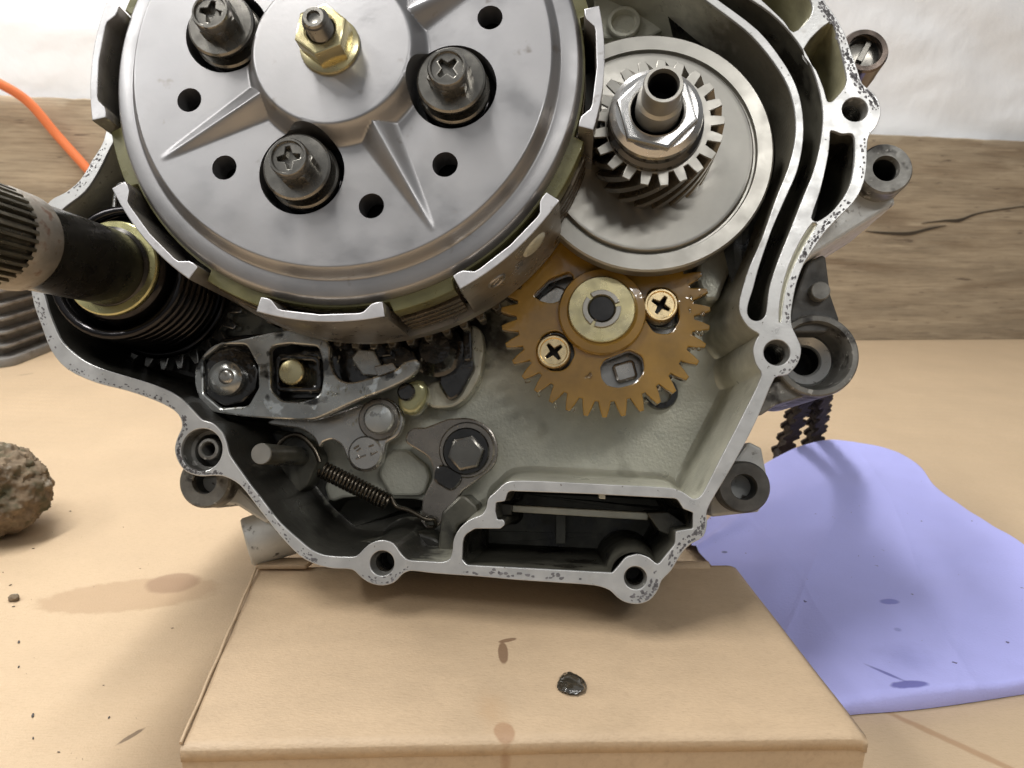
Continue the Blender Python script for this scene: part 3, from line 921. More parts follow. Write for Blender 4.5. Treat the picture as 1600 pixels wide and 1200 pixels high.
# mounting bosses standing outside the face
def boss(px, py, ro, rh, w, back, m='grime', squash=0, label=None):
    c, R, h = E(px, py, w), ER(px, py, ro, w), ER(px, py, rh, w)
    o = mk('mounting_boss', lathe([(h * .96, w - 2.2), (h * .97, w - 1.2), (h, w - .5), (h * 1.04, w), (R * .93, w), (R, w - .7), (R * 1.02, w - 8), (R * 1.04, w - 9), (R * 1.0, w - back)], c, 48), m, ENG, label)
    mk('hole_bottom', lathe([(h * .955, w - 2.0), (h * .94, w - 20), (0, w - 20)], c, 32), 'black', o)  # black walls and bottom paint the shade of the hole
    return o

boss(1385, 263, 41, 20, -3, 70, label='round mounting lug with a dark hole outside the right edge of the face')
boss(1163, 761, 41, 20, -9, 60, 'darkgrime', label='dark round mounting lug above the blue cloth')
boss(319, 752, 41, 19, -10, 60, label='round mounting lug half hidden behind the left edge of the face')
b4 = boss(1352, 78, 36, 25, -24, 60, 'brown', label='brown plated tube end behind the upper right edge')
c = E(1352, 78, -26)
mk('tube_plug', join(lathe([(4.6, -27.5), (2.6, -27.2), (0, -27.0)], c, 32), plate([fil(rot2([(-.9, -3.6), (.9, -3.6), (.9, 3.6), (-.9, 3.6)], -.5, c), .3)], -27.6, -26.2, .2)), 'gun', b4)
mk('lug_web', plate([fil(EP([(1336, 60), (1372, 66), (1376, 96), (1350, 112), (1240, 150), (1225, 60)], -40), .8)], -72, -40, .8), 'castout', ENG)
# web of the right-hand lug running down into the casting
mk('lug_web', plate([fil(EP([(1352, 285), (1395, 300), (1400, 318), (1268, 400), (1250, 420), (1262, 380)], -9), .8)], -44, -9, .8), 'castout', ENG)
mk('lug_web', plate([fil(EP([(1170, 690), (1190, 700), (1204, 770), (1185, 800), (1110, 808), (1110, 770)], -16), .8)], -50, -16, .8), 'castout', ENG)
mk('lug_web', plate([fil(EP([(300, 748), (338, 742), (366, 756), (425, 812), (415, 818), (370, 790), (322, 788)], -16), .8)], -50, -16, .8), 'castout', ENG)

# round housing on the right with its seat
w = -14
c = E(1276, 555, w); R = ER(1276, 555, 66, w)
ci = E(1268, 553, w)
hs = mk('side_housing', lathe([(R * 1.0, -62), (R * 1.0, w - 1), (R * .985, w - .3), (R * .95, w), (R * .84, w), (R * .815, w - .5), (R * .76, w - 8), (R * .66, w - 9.5), (R * .64, w - 11),
                               (R * .36, w - 11.6), (R * .34, w - 24), (0, w - 24)], c, 64), 'grime', ENG, 'open round housing with stepped bore right of the face')
mk('seat_ring', lathe([(R * .37, w - 11.2), (R * .40, w - 10.6), (R * .60, w - 9.4), (R * .65, w - 10.2)], c, 56), 'face', hs)
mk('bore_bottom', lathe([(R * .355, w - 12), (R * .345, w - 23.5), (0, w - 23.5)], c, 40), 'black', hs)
mk('housing_web', plate([fil(EP([(1236, 480), (1262, 408), (1290, 396), (1298, 460), (1312, 500), (1290, 520), (1230, 520)], w - 2), 1)], w - 40, w - 2, .6), 'darkgrime', hs)
mk('housing_web', plate([fil(EP([(1200, 600), (1240, 590), (1260, 620), (1215, 632), (1180, 655), (1190, 630)], w - 2), 1)], w - 40, w - 2, .6), 'grime', hs)
c = E(1281, 455, w); R = ER(1281, 455, 15, w)
mk('housing_screw', lathe([(R, w - 3), (R, w + .6), (R * .9, w + .9), (0, w + .9)], c, 28), 'grime', hs)

# lower tube sticking out behind the left edge
q0, q1 = E(385, 848, -22), E(452, 826, -22)
a_ = Vector((q0[0], q0[1], -22)); b_ = Vector((q1[0], q1[1], -27))
dv = (b_ - a_).normalized()
mk('frame_tube', tube([a_ + dv * .01, a_, a_ + dv * .6, b_], [5.6, 6.4, 6.9, 7.2], 32), 'castout', ENG, 'pale metal tube end poking out under the left edge')

# ------------------------------------------------------------------ clutch
DX, DY = -.6, .5
CW = 31.0
CC = (-38.3 + DX, 120.9 + DY)
fc = lambda *a: None
# basket floor with its primary gear
bk = mk('clutch_basket', join(lathe([(20, -9.3), (61, -9.3), (60.5, -12), (20, -12)], CC, 160),
                              lathe([(20, -9.4), (61.2, -9.4), (62.1, -8.6), (62.1, -4.2), (59, -4.1), (58.2, -6.0), (20, -6.0)], CC, 160)), 'fingerside', ENG,
        'cast clutch basket with eight fingers round the pressure plate')
mk('primary_gear', plate([gear(76, 60.0, 62.6, .66, .3, CC), circ(CC, 20, 48)], -20, -13, .25), 'darkgear', bk, 'dark oily gear rim behind the clutch basket')
def finger_poly(a0, a1, ro, ri, rh, n=18):
    out = []
    for i in range(n + 1):
        a = a0 + (a1 - a0) * i / n
        out.append((CC[0] + ro * cos(a), CC[1] + ro * sin(a)))
    sp = a1 - a0
    prof = [(0, rh + .15), (.05, rh), (.09, rh + .2), (.16, ri - .15), (.2, ri), (.5, ri), (.8, ri), (.84, ri - .15), (.91, rh + .2), (.95, rh), (1, rh + .15)]
    for t, r in reversed(prof):
        a = a0 + sp * t
        out.append((CC[0] + r * cos(a), CC[1] + r * sin(a)))
    return out
hw = radians(14.1)
# the fingers stand at 45 degree steps
f0 = radians(-93.2)
for k in range(8):
    a = f0 + k * pi / 4
    fg = mk('basket_finger', plate([finger_poly(a - hw, a + hw, 62.2, 60.4, 58.5)], -5.2, 22.8, .25), 'finger', bk)
    fg.data.materials.append(M['fingeredge'])
    for f_ in fg.data.polygons:
        if f_.normal.z > .8: f_.material_index = 1
    if k == 1:
        # cast marks on the finger right of the lowest one
        def onrim(ang, z, off=0.0, rad=62.2):
            return Vector((CC[0] + (rad + off) * cos(ang), CC[1] + (rad + off) * sin(ang), z))
        ring = [onrim(a - radians(6.2) + 2.2 / 62 * cos(t), 12 + 2.7 * sin(t), .05) for t in [2*pi*i/28 for i in range(29)]]
        mk('cast_mark', tube(ring, .42, 6), 'finger', bk)
        mk('cast_mark', tube([onrim(a - radians(7.2), 11.2, .05), onrim(a - radians(5.4), 12.6, .05)], .3, 6), 'finger', bk)
        dome = []
        for ph in [0, .35, .7, 1.0, 1.25, pi/2]:
            rr, hh = cos(ph), sin(ph)
            dome.append([onrim(a + radians(5.0) + 3.8 * rr / 62 * cos(t), 14 + 4.2 * rr * sin(t), .9 * hh - .1) for t in [2*pi*i/28 for i in range(28)]])
        mk('cast_mark', loft(dome, False, True, smooth=60), 'cast', bk)
# clutch plates seen between the fingers
z = 18.2
def tabbed(r0, r1):
    out = []
    for k in range(8):
        a = f0 + k * pi / 4
        for t in range(9): out.append((a - hw + radians(-.6) + (2 * hw + radians(1.2)) * t / 8, r0))
        for t in range(5): out.append((a + hw + radians(1.2) + (pi / 4 - 2 * hw - radians(2.4)) * t / 4, r1))
    return [(CC[0] + r * cos(a), CC[1] + r * sin(a)) for a, r in out]
stack = [('f', 6.0), ('p', 1.4), ('g', 2.4), ('p', 1.4), ('g', 2.4), ('p', 1.4), ('g', 2.4), ('p', 1.4), ('g', 2.4)]
for kind, th in stack:
    if kind == 'p':
        mk('steel_plate', plate([circ(CC, 58.0, 120), circ(CC, 48, 60)], z - th + .05, z - .05, .1), 'plain', bk)
    else:
        mk('friction_plate', plate([tabbed(57.8, 60.4 if kind == 'f' else 61.0), circ(CC, 48, 60)], z - th + .05, z - .05, .25), 'friction' if kind == 'f' else 'plain', bk)
    z -= th

# pressure plate: height field on a polar grid, with real holes
A0 = radians(-16.2)                       # first spring post
RS = 28.4
posts = [(CC[0] + RS * cos(A0 + k * pi/2), CC[1] + RS * sin(A0 + k * pi/2)) for k in range(4)]
small = []
for k in range(4):
    for s in (-1, 1):
        a = A0 + k * pi/2 + s * radians(29.8)
        small.append((CC[0] + 36.8 * cos(a), CC[1] + 36.8 * sin(a)))
ribs = [A0 + pi/4 + k * pi/2 for k in range(4)]
def sst(a, b, x):
    t = np.clip((x - a) / (b - a), 0, 1); return t * t * (3 - 2 * t)
def pz(r, th):
    z = 25 + 5.4 * (1 - sst(18.0, 21.8, r))
    z = z - 3.6 * sst(49.7, 52.3, r) - .8 * np.clip((r - 52.6) / 4.4, 0, 1) ** 2 - 2.2 * np.clip((r - 55.9) / 1.3, 0, 1) ** 2
    for ra in ribs:
        d = (th - ra + pi) % (2 * pi) - pi
        s, l = r * np.cos(d), np.abs(r * np.sin(d))
        h = 3.8 * np.clip(1 - (s - 18.0) / 30.0, 0, 1.0)
        wb = 4.9 * np.clip(1 - (s - 18.0) / 33.0, .08, 1) + .4
        t = np.clip(1 - l / wb, 0, 1)
        t = .45 * t + .55 * t * t * (3 - 2 * t)
        rib = np.where((s > 8) & (h * t > .001), 25 + h * t, 0)
        z = np.maximum(z, rib)
    return z
nr, ntheta = 150, 900
rad = np.concatenate([np.linspace(0.6, 17.6, 24), np.linspace(17.8, 49.3, 96), np.linspace(49.6, 57.2, 42)])
nr = len(rad)
TH = np.linspace(0, 2 * pi, ntheta, endpoint=False)
RR, TT = np.meshgrid(rad, TH, indexing='ij')
XX, YY = CC[0] + RR * np.cos(TT), CC[1] + RR * np.sin(TT)
hl = [(p, 10.1) for p in posts] + [(p, 2.95) for p in small]
dead = np.zeros(RR.shape, bool)
for (hx, hy), hr in hl:
    dead |= np.hypot(XX - hx, YY - hy) < hr
for (hx, hy), hr in hl:
    D = np.hypot(XX - hx, YY - hy)
    ring = (~dead) & (D < hr + .8)
    nb = np.roll(dead, 1, 0) | np.roll(dead, -1, 0) | np.roll(dead, 1, 1) | np.roll(dead, -1, 1)
    dg = np.roll(np.roll(dead, 1, 0), 1, 1) | np.roll(np.roll(dead, 1, 0), -1, 1) | np.roll(np.roll(dead, -1, 0), 1, 1) | np.roll(np.roll(dead, -1, 0), -1, 1)
    sn = ring & (nb | dg)
    XX[sn] = hx + (XX[sn] - hx) / D[sn] * hr
    YY[sn] = hy + (YY[sn] - hy) / D[sn] * hr
RR2 = np.hypot(XX - CC[0], YY - CC[1]); TT2 = np.arctan2(YY - CC[1], XX - CC[0])
ZZ = pz(RR2, TT2)
verts = np.stack([XX, YY, ZZ], -1).reshape(-1, 3)
ids = np.arange(nr * ntheta).reshape(nr, ntheta)
q = np.stack([ids[:-1], np.roll(ids, -1, 1)[:-1], np.roll(ids, -1, 1)[1:], ids[1:]], -1).reshape(-1, 4)
dd = dead.reshape(-1)
q = q[~dd[q].any(1)]
q = q[:, ::-1]
me = bpy.data.meshes.new('pp')
me.from_pydata(verts.tolist(), [], q.tolist())
bm = bmesh.new(); bm.from_mesh(me)
bmesh.ops.delete(bm, geom=[v for v in bm.verts if not v.link_faces], context='VERTS')
cv = [v for v in bm.verts if hypot(v.co.x - CC[0], v.co.y - CC[1]) < .62]
cv.sort(key=lambda v: atan2(v.co.y - CC[1], v.co.x - CC[0]))
bm.faces.new(cv)
def hole_wall(bm, c, R, zb):
    ang = [2 * pi * i / 60 for i in range(60)]
    P = [(c[0] + R * cos(a), c[1] + R * sin(a)) for a in ang]
    zt = [float(pz(np.array(hypot(x - CC[0], y - CC[1])), np.array(atan2(y - CC[1], x - CC[0])))) for x, y in P]
    loft([[(x, y, z) for (x, y), z in zip(P, zt)], [(x, y, zb) for x, y in P]], bm=bm)
for c_, R_ in hl:
    hole_wall(bm, c_, R_, 15.5 if R_ > 5 else 17.5)
lathe([(57.2, float(pz(np.array(57.2), np.array(.3)))), (57.15, 16.8), (56.6, 16.4)], CC, 240, bm=bm)
bmesh.ops.recalc_face_normals(bm, faces=bm.faces)
bm.to_mesh(me); bm.free(); finish(me, 40)
PPL = mk('pressure_plate', me, 'plate', ENG, 'silver clutch pressure plate with four ribs and eight round holes')
mk('plate_hole_shade', lathe([(56, 14), (0, 14)], CC, 96), 'black', PPL)  # black disc in place of the shade behind the plate holes

# spring posts: seat ring, coil, washer and bolt with a cross recess (built round 0,0 then copied)
def screw_head(r, z0, h, rec, recw, rot, hexr=None):
    parts = []
    if hexr:
        parts.append(plate([circ((0, 0), hexr, 6, rot)], z0, z0 + h * .62, .35))
    ring_r = r
    parts.append(lathe([(ring_r * 1.02, z0), (ring_r * 1.02, z0 + h * .6), (ring_r, z0 + h * .9), (ring_r * .93, z0 + h), (ring_r * .84, z0 + h), (ring_r * .78, z0 + h * .9)], (0, 0), 48))
    parts.append(plate([circ((0, 0), ring_r * .82, 40), cross_poly((0, 0), rec, recw, rot + .5)], z0 + h * .5, z0 + h * .9, .18))
    return join(*parts)
wm = join(lathe([(0, 28.6), (7.4, 28.6), (7.85, 28.2), (7.9, 27.5), (7.7, 27.1), (0, 27.1)], (0, 0), 64))
seat = join(lathe([(3, 24.0), (7.8, 24.0), (8.3, 23.6), (8.35, 22.6), (7.9, 22.1), (3, 22.1)], (0, 0), 64), lathe([(4.6, 27.3), (4.6, 16)], (0, 0), 24))
coil_path = [(7.6 * cos(t), 7.6 * sin(t), 21.2 - 1.9 * t / (2 * pi)) for t in [i * .26 for i in range(96)]]
coil_me = tube(coil_path, .75, 8)
head_me = screw_head(4.45, 28.5, 5.6, 2.6, .68, .25, 5.0)
hb = lathe([(3.3, 30.6), (0, 30.6)], (0, 0), 24)
for k, pc in enumerate(posts):
    if k == 0:
        bo = mk('clutch_bolt', head_me, 'gun', PPL, None, loc=(pc[0], pc[1], 0))
        ws = mk('spring_washer', wm, 'gun', PPL, None, loc=(pc[0], pc[1], 0))
        se = mk('spring_seat', seat, 'gun', PPL, None, loc=(pc[0], pc[1], 0))
        cs = mk('clutch_spring', coil_me, 'coil', PPL, None, loc=(pc[0], pc[1], 0))
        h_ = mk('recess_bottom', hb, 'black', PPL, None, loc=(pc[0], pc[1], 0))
    else:
        for o in (bo, ws, se, cs, h_):
            dup(o, (pc[0], pc[1], 0), k * .31 if o in (bo, h_) else None)

# centre nut and stud
nc = CC[0] - .2, CC[1] + .1
mk('centre_nut', join(lathe([(3, 30.3), (6.7, 30.3), (7.0, 30.8), (6.8, 31.4), (5.6, 31.9), (3, 31.9)], nc, 56),
                      plate([circ(nc, 6.1, 6, .35), circ(nc, 3.3, 32)], 31.7, 37.8, .45)), 'zinc', PPL, 'yellow zinc plated nut on the clutch centre')
thr = []
for k in range(9):
    zz = 37.0 + k * .5
    thr += [(3.0, zz), (2.7, zz + .25)]
mk('centre_stud', lathe([(2.7, 32)] + thr + [(2.6, 41.9), (2.2, 42.3), (1.5, 42.3), (1.3, 41.6), (0, 41.4)], nc, 40, smooth=20), 'gun', PPL, 'dark threaded stud end')

# ------------------------------------------------------------------ crankshaft end
DC = E(1013, 235, -1)
dr = ER(1013, 235, 190, -1)
mk('crank_disc', lathe([(0, -1.2), (dr * .800, -1.2), (dr * .825, -1.0), (dr * .838, -1.5), (dr * .845, -2.6), (dr * .86, -2.6), (dr * .87, -1.3), (dr * .985, -1.3), (dr, -1.9), (dr, -6.5), (dr * .97, -7), (dr * .6, -9), (dr * .55, -30)], DC, 160),
   'disc', ENG, 'turned steel disc behind the crankshaft pinion')
GW = 15.5
GC = E(1028, 191, GW)
gr = ER(1028, 191, 101, GW)
n_t = 21
gp_ = gear(n_t, gr * .80, gr, .68, .40)
bm = bmesh.new()
rg = []
for i in range(9):
    t = i / 8
    rg.append(r3(rot2(gp_, -t * .62, GC), GW - .5 - t * 16.0))
loft(rg, bm=bm)
me = from_bm(bm, 25)
pin = mk('pinion_gear', me, 'darkgear', ENG, 'oily helical teeth of the crankshaft pinion')
mk('gear_face', plate([rot2(gp_, 0, GC), circ(GC, 9, 40)], GW - .9, GW, .12), 'gear', pin, 'light machined front face of the pinion')
lwr = ER(1024, 193, 75, GW + 1)
mk('lock_washer', lathe([(6, GW - .2), (lwr * .97, GW - .2), (lwr, GW + .4), (lwr * .98, GW + 1.5), (lwr * .9, GW + 2.2), (lwr * .88, GW + 3.6), (6, GW + 3.6)], E(1024, 193, GW + 1), 64), 'oil', pin)
NCW = GW + 3.8
NC = E(1025, 179, NCW + 1)
nr_ = ER(1025, 179, 72, NCW + 1)
mk('crank_nut', join(lathe([(6, NCW + .1), (nr_ * .98, NCW + .1), (nr_, NCW + .6), (nr_ * .98, NCW + 1.7), (nr_ * .86, NCW + 2.8), (6, NCW + 3.0)], NC, 72),
                     plate([circ(E(1027, 171, NCW + 4.8), ER(1027, 171, 64, NCW + 4.8), 6, .76), circ(E(1027, 171, NCW + 4.8), 5.9, 36)], NCW + 2.2, NCW + 4.8, .6)), 'steel', ENG, 'bright flanged hex nut on the crankshaft')
SC = E(1037, 131, 35); sr = ER(1037, 131, 31, 35)
mk('crankshaft_end', lathe([(sr * .74, 22), (sr * .74, 34.0), (sr * .80, 35), (sr * .95, 35), (sr, 34.4), (sr * 1.0, 28.6), (sr * 1.16, 28.0), (sr * 1.2, 22)], SC, 56), 'gear', ENG,
   'hollow steel end of the crankshaft')
mk('shaft_bore', lathe([(sr * .735, 33.6), (sr * .73, 25), (0, 25)], SC, 32), 'black', ENG)

# ------------------------------------------------------------------ oil pump
PW = -11.0
PC = E(945, 490, PW); pr = ER(945, 490, 162, PW)
def slot(px, py, r, w):
    return circ(E(px, py, w), ER(px, py, r, w), 28)
gpoly = gear(35, pr * .85, pr * 1.0, .80, .24, PC, .03)
hA = fil(EP([(838, 545, 3.4), (846, 526, 3), (866, 514, 4), (890, 527, 3), (899, 553, 3), (885, 578, 3.4), (862, 580, 3.4), (842, 567, 3.4)], PW), 3.4)
hB = fil(EP([(1010, 468, 3), (1014, 452, 3), (1040, 448, 4), (1058, 462, 3), (1062, 500, 3), (1048, 523, 3), (1022, 520, 2.5), (1009, 500, 2)], PW), 3)
hC = fil(EP([(938, 574, 1.2), (945, 562, 2), (985, 546, 2), (1004, 556, 2.5), (1008, 580, 4), (990, 600, 5), (966, 606, 5), (948, 602, 4), (940, 590, 2)], PW), 2)
hD = fil(EP([(832, 462, 2.5), (858, 436, 2.5), (890, 424, 2.5), (897, 434, 2.5), (884, 466, 2.5), (862, 474, 3), (845, 470, 2)], PW), 2)
ogear = mk('oil_pump_gear', plate([gpoly, hA, hB, hC, hD], PW - 5.2, PW, .35), 'amber', ENG, 'amber nylon oil pump gear with pointed teeth')
hr_ = ER(940, 484, 68, PW)
hc_ = E(941, 486, PW + 2)
mk('gear_hub', lathe([(hr_, PW - .2), (hr_ * 1.0, PW + 1.2), (hr_ * .96, PW + 2.2), (hr_ * .8, PW + 2.4), (hr_ * .74, PW + 2.0), (hr_ * .5, PW + 2.0)], hc_, 64), 'amber', ogear)
wr_ = ER(940, 483, 52, PW + 3)
wc_ = E(940, 483, PW + 3)
mk('hub_washer', lathe([(wr_ * .40, PW + 2.1), (wr_ * .40, PW + 3.1), (wr_ * .42, PW + 3.3), (wr_ * .97, PW + 3.3), (wr_, PW + 3.0), (wr_, PW + 2.0)], wc_, 64), 'zinc', ogear, 'pale yellow zinc washer on the pump gear hub')
cl = []
for a0, a1 in ((.35, 2.2), (2.45, 4.1), (4.3, 6.4)):
    cl.append([(wc_[0] + wr_ * .57 * cos(a0 + (a1 - a0) * i / 14), wc_[1] + wr_ * .57 * sin(a0 + (a1 - a0) * i / 14)) for i in range(15)] +
              [(wc_[0] + wr_ * .42 * cos(a1 - (a1 - a0) * i / 14), wc_[1] + wr_ * .42 * sin(a1 - (a1 - a0) * i / 14)) for i in range(15)])
mk('circlip', join(*[plate([q_], PW + 3.2, PW + 4.0, .15) for q_ in cl]), 'gear', ogear)
mk('pump_shaft', lathe([(wr_ * .41, PW - 2), (wr_ * .41, PW + 3.0), (wr_ * .36, PW + 3.4), (0, PW + 3.4)], wc_, 36), 'oil', ogear)
# pump body behind
bw = PW - 8.5
mk('pump_body', plate([fil(EP([(810, 470), (900, 395), (1010, 400), (1075, 450), (1090, 530), (1045, 610), (950, 628), (860, 605), (815, 550)], bw), 12)], FL - .5, bw, .6), 'silver', ENG)
mk('pump_lug', plate([fil(EP([(955, 570), (990, 560), (998, 590), (965, 600)], bw + 2.5), 1.2)], bw - 1, bw + 2.5, .8), 'silver', ENG)
mk('pump_lug', plate([fil(EP([(835, 470), (868, 445), (888, 452), (872, 480), (850, 486)], bw + 2), 1.4)], bw - 1, bw + 2, .7), 'silver', ENG)
sh = screw_head(ER(865, 549, 26, PW + 1), PW - 4, 5.6, 2.55, .55, .15)
shd = lathe([(3.4, PW - 3.4), (0, PW - 3.4)], (0, 0), 20)
for k, (px, py) in enumerate(((865, 549), (1033, 476))):
    c = E(px, py, PW + 1.5)
    if k == 0:
        s1 = mk('pump_screw', sh, 'brass', ENG, None, loc=(c[0], c[1], 0)); s2 = mk('recess_bottom', shd, 'black', ENG, None, loc=(c[0], c[1], 0))
    else:
        dup(s1, (c[0], c[1], 0), .38); dup(s2, (c[0], c[1], 0))
    lw_ = E(px + 4, py + 8, bw + 1)
    mk('screw_washer', lathe([(0, bw + 1.2), (5.0, bw + 1.2), (5.3, bw + .8), (5.3, bw)], lw_, 36), 'gun', ENG)
c = E(1033, 613, FL + 3); R = ER(1033, 613, 27, FL + 3)
mk('floor_plug', lathe([(R, FL - 1), (R, FL + 2.4), (R * .93, FL + 3), (R * .62, FL + 3), (R * .58, FL + 2.4), (R * .5, FL - 3), (0, FL - 3)], c, 40), 'oil', ENG)

# ------------------------------------------------------------------ kick-start shaft, torsion spring, gear
KV = Vector(E(172, 418, 3) + (3,))
tip2 = Vector(E(-110, 340, 62) + (62,))
ax = (tip2 - KV).normalized()
kx = Vector((1, 0, 0)); kx = (kx - ax * kx.dot(ax)).normalized(); ky = ax.cross(kx)
KM = Matrix((kx, ky, ax)).transposed().to_4x4(); KM.translation = KV
def kmk(name, me, m, parent, label=None):
    me.transform(KM); return mk(name, me, m, parent, label)
ks = ER(190, 415, 58, 6)
kick = kmk('kickstart_shaft', lathe([(ks * 1.08, -6), (ks * 1.08, .6), (ks, 1.2), (ks, 34), (ks * 1.02, 34.5)], (0, 0), 64), 'shaftblk', ENG, 'blackened kickstart shaft pointing out to the left')
kmk('shaft_collar', lathe([(ks * 1.0, 34.2), (ks * 1.09, 35.6), (ks * 1.10, 42.2), (ks * 1.02, 43.6)], (0, 0), 64), 'shaftlite', kick, 'worn pale collar at the foot of the splines')
sp_ = gear(36, ks * .98, ks * 1.085, .70, .34)
kmk('shaft_spline', loft([r3(gear(36, ks * .93, ks * .99, .7, .34), 42.0), r3(sp_, 43.6), r3(sp_, 80), r3(inset(sp_, 1), 81)], False, True, smooth=25), 'spline', kick, 'greasy splined end of the kickstart shaft')
wk = E(172, 418, 3); rk = ER(172, 418, 73, 3)
mk('spring_washer', lathe([(ks * 1.02, 2.2), (ks * 1.05, 3.0), (rk * .97, 3.0), (rk, 2.6), (rk, 1.6)], wk, 72), 'olivewasher', ENG, 'olive washer where the kickstart shaft enters')
# torsion spring: coils receding
KC = lambda z: (wk[0], wk[1], z)
path = []
for i in range(7 * 40 + 1):
    t = i / 40
    rr = 17.4
    path.append((wk[0] + rr * cos(2*pi*t + 2.2), wk[1] + rr * sin(2*pi*t + 2.2), .2 - t * 3.1))
mk('kick_spring', tube(path, 1.45, 10), 'coil', ENG, 'blue-black coiled return spring round the kickstart shaft')
mk('spring_guide', lathe([(rk * .99, 1.0), (rk * 1.05, .4), (14.0, -1), (14.6, -26), (19, -27)], wk, 64), 'coil', ENG)
path = [(wk[0] + 19.0 * cos(2*pi*t), wk[1] + 19.0 * sin(2*pi*t), -24) for t in [i / 60 for i in range(61)]]
mk('spring_holder', tube(path, 1.3, 8), 'coil', ENG)
kp = E(183, 300, -6)
mk('spring_hook', tube(smooth_path([(kp[0] - .5, kp[1] - 6, -6), (kp[0] - .3, kp[1], -6), (kp[0] + .8, kp[1] + 2.2, -6), (kp[0] + 2.2, kp[1] + 1.5, -7)]), .8, 8), 'steel', ENG)
kg = ER(250, 470, 114, -31)
mk('kick_gear', plate([gear(27, kg * .83, kg, .7, .25, wk), circ(wk, 10, 40)], -33, -28.5, .3), 'silver', ENG, 'dark oily teeth of the kickstart gear below the spring')

# ------------------------------------------------------------------ gearshift mechanism
def cyl(name, px, py, r, z0, z1, m, parent=None, label=None, dome=0, bev=.4, n=40):
    c, R = E(px, py, z1), ER(px, py, r, z1)
    pr_ = [(R, z0), (R, z1 - bev), (R - bev, z1)] + ([(R * .5, z1 + dome), (0, z1 + dome * 1.2)] if dome else [(0, z1)])
    return mk(name, lathe(pr_, c, n), m, parent or ENG, label)
AW = -11.0
arm_o = cr(EP([(304, 592), (306, 572), (316, 555), (337, 538), (385, 528), (420, 520), (455, 514), (482, 519), (505, 527), (515, 541), (516, 560), (520, 578), (530, 592), (547, 597), (568, 593), (617, 578),
               (631, 566), (650, 561), (656, 571), (643, 588), (605, 608), (555, 627), (510, 648), (485, 656), (405, 653), (330, 643), (316, 630), (307, 612)], AW), 4)
win = fil(EP([(421, 545, 3), (430, 540, 3), (452, 537, 2), (497, 541, 2), (503, 560, 4), (505, 590, 3), (501, 618, 3), (470, 628, 4), (440, 626, 3), (423, 608, 3)], AW), 3)
hexh = fil(EP([(318, 560), (345, 538), (385, 538), (403, 572), (404, 606), (388, 634), (345, 638), (318, 615)], AW), 2)
arm = mk('shift_arm', plate([arm_o, win, hexh], AW - 3, AW, .5), 'armsteel', ENG, 'oily grey shift arm plate with a square window')
mk('shift_plate', plate([cr(EP([(322, 560), (350, 528), (455, 520), (560, 530), (640, 545), (650, 575), (600, 590), (520, 620), (430, 625), (340, 630)], AW - 9), 4)], AW - 12, AW - 9, .5), 'oil', ENG)
mk('window_frame', plate([fil(EP([(428, 552), (500, 556), (502, 612), (430, 612)], AW - 3.5), 2), fil(EP([(436, 562), (494, 564), (494, 604), (436, 604)], AW - 3.5), 1.5)], AW - 8, AW - 3.5, .5), 'oil', arm)
cyl('arm_pin', 454, 581, 20, AW - 10, AW - 2.0, 'zinc', arm, dome=.25)
mk('pivot_washer', plate([circ(E(358, 588, AW - 1.2), ER(358, 588, 46, AW - 1.2), 10, .2), ], AW - 6, AW - 1.4, .6), 'oil', arm)
cyl('pivot_bolt', 349, 590, 27, AW - 3, AW + 1.6, 'armsteel', arm, 'oily grey pivot bolt head', dome=.5, bev=.9)
cyl('pivot_tip', 352, 588, 12, AW, AW + 2.6, 'silver', arm, dome=.2, n=24)
# second prong pieces seen in the gap
mk('shift_claw', plate([fil(EP([(548, 560), (560, 545), (584, 548), (596, 570), (592, 588), (566, 586)], AW - 5), .8)], AW - 8, AW - 5, .4), 'armsteel', ENG)
mk('shift_claw', plate([fil(EP([(583, 572), (614, 566), (622, 578), (590, 590)], AW - 4), .6)], AW - 7, AW - 4, .4), 'silver', ENG)
mk('shift_claw', plate([fil(EP([(560, 548), (590, 538), (614, 540), (612, 556), (580, 560)], AW - 7), .8)], AW - 11, AW - 7, .4), 'oil', ENG)

# detent plate with its lobes
DW = -20.5
det = cr(EP([(418, 658), (440, 652), (490, 655), (540, 640), (575, 628), (602, 622), (622, 634), (630, 655), (622, 680), (604, 692), (600, 708), (592, 728), (572, 737), (552, 732), (541, 714), (533, 696), (519, 687),
             (505, 691), (498, 698), (490, 684), (470, 671), (445, 667), (424, 664)], DW), 4)
dp = mk('detent_plate', plate([det], DW - 3, DW, .5), 'silver', ENG, 'silvery lobed detent plate under the shift arm')
cyl('plate_bolt', 592, 655, 33, DW - 1, DW + 1.0, 'lever', dp)
cyl('plate_bolt', 591, 654, 24, DW, DW + 5, 'armsteel', dp, 'bright oily bolt head on the detent plate', dome=.35, bev=.5)
lb = cyl('letter_boss', 570, 708, 27, DW - 1, DW + 1.6, 'silver', dp, 'round boss with worn raised marks', bev=.5)
ms = []
for pts in ([(553, 701), (561, 696)], [(557, 705), (564, 700)], [(576, 698), (584, 695)], [(556, 717), (572, 711)], [(559, 711), (562, 716)], [(579, 711), (590, 705)], [(582, 711), (579, 707)]):
    a, b = E(*pts[0], DW + 1.7), E(*pts[1], DW + 1.7)
    ms.append(tube([(a[0], a[1], DW + 1.6), (b[0], b[1], DW + 1.6)], .28, 6))
mk('raised_mark', join(*ms), 'lever', dp)
# floor-coloured pad seen below the detent plate
mk('floor_pad', plate([fil(EP([(606, 702), (636, 702), (668, 728), (672, 746), (662, 775), (610, 775), (590, 740)], FL + 3), 3)], FL - .5, FL + 3, .8), 'cast', ENG)
mk('floor_pad', plate([fil(EP([(504, 752), (532, 746), (580, 774), (535, 778), (514, 786)], FL + 2), 3)], FL - .5, FL + 2, .8), 'cast', ENG)
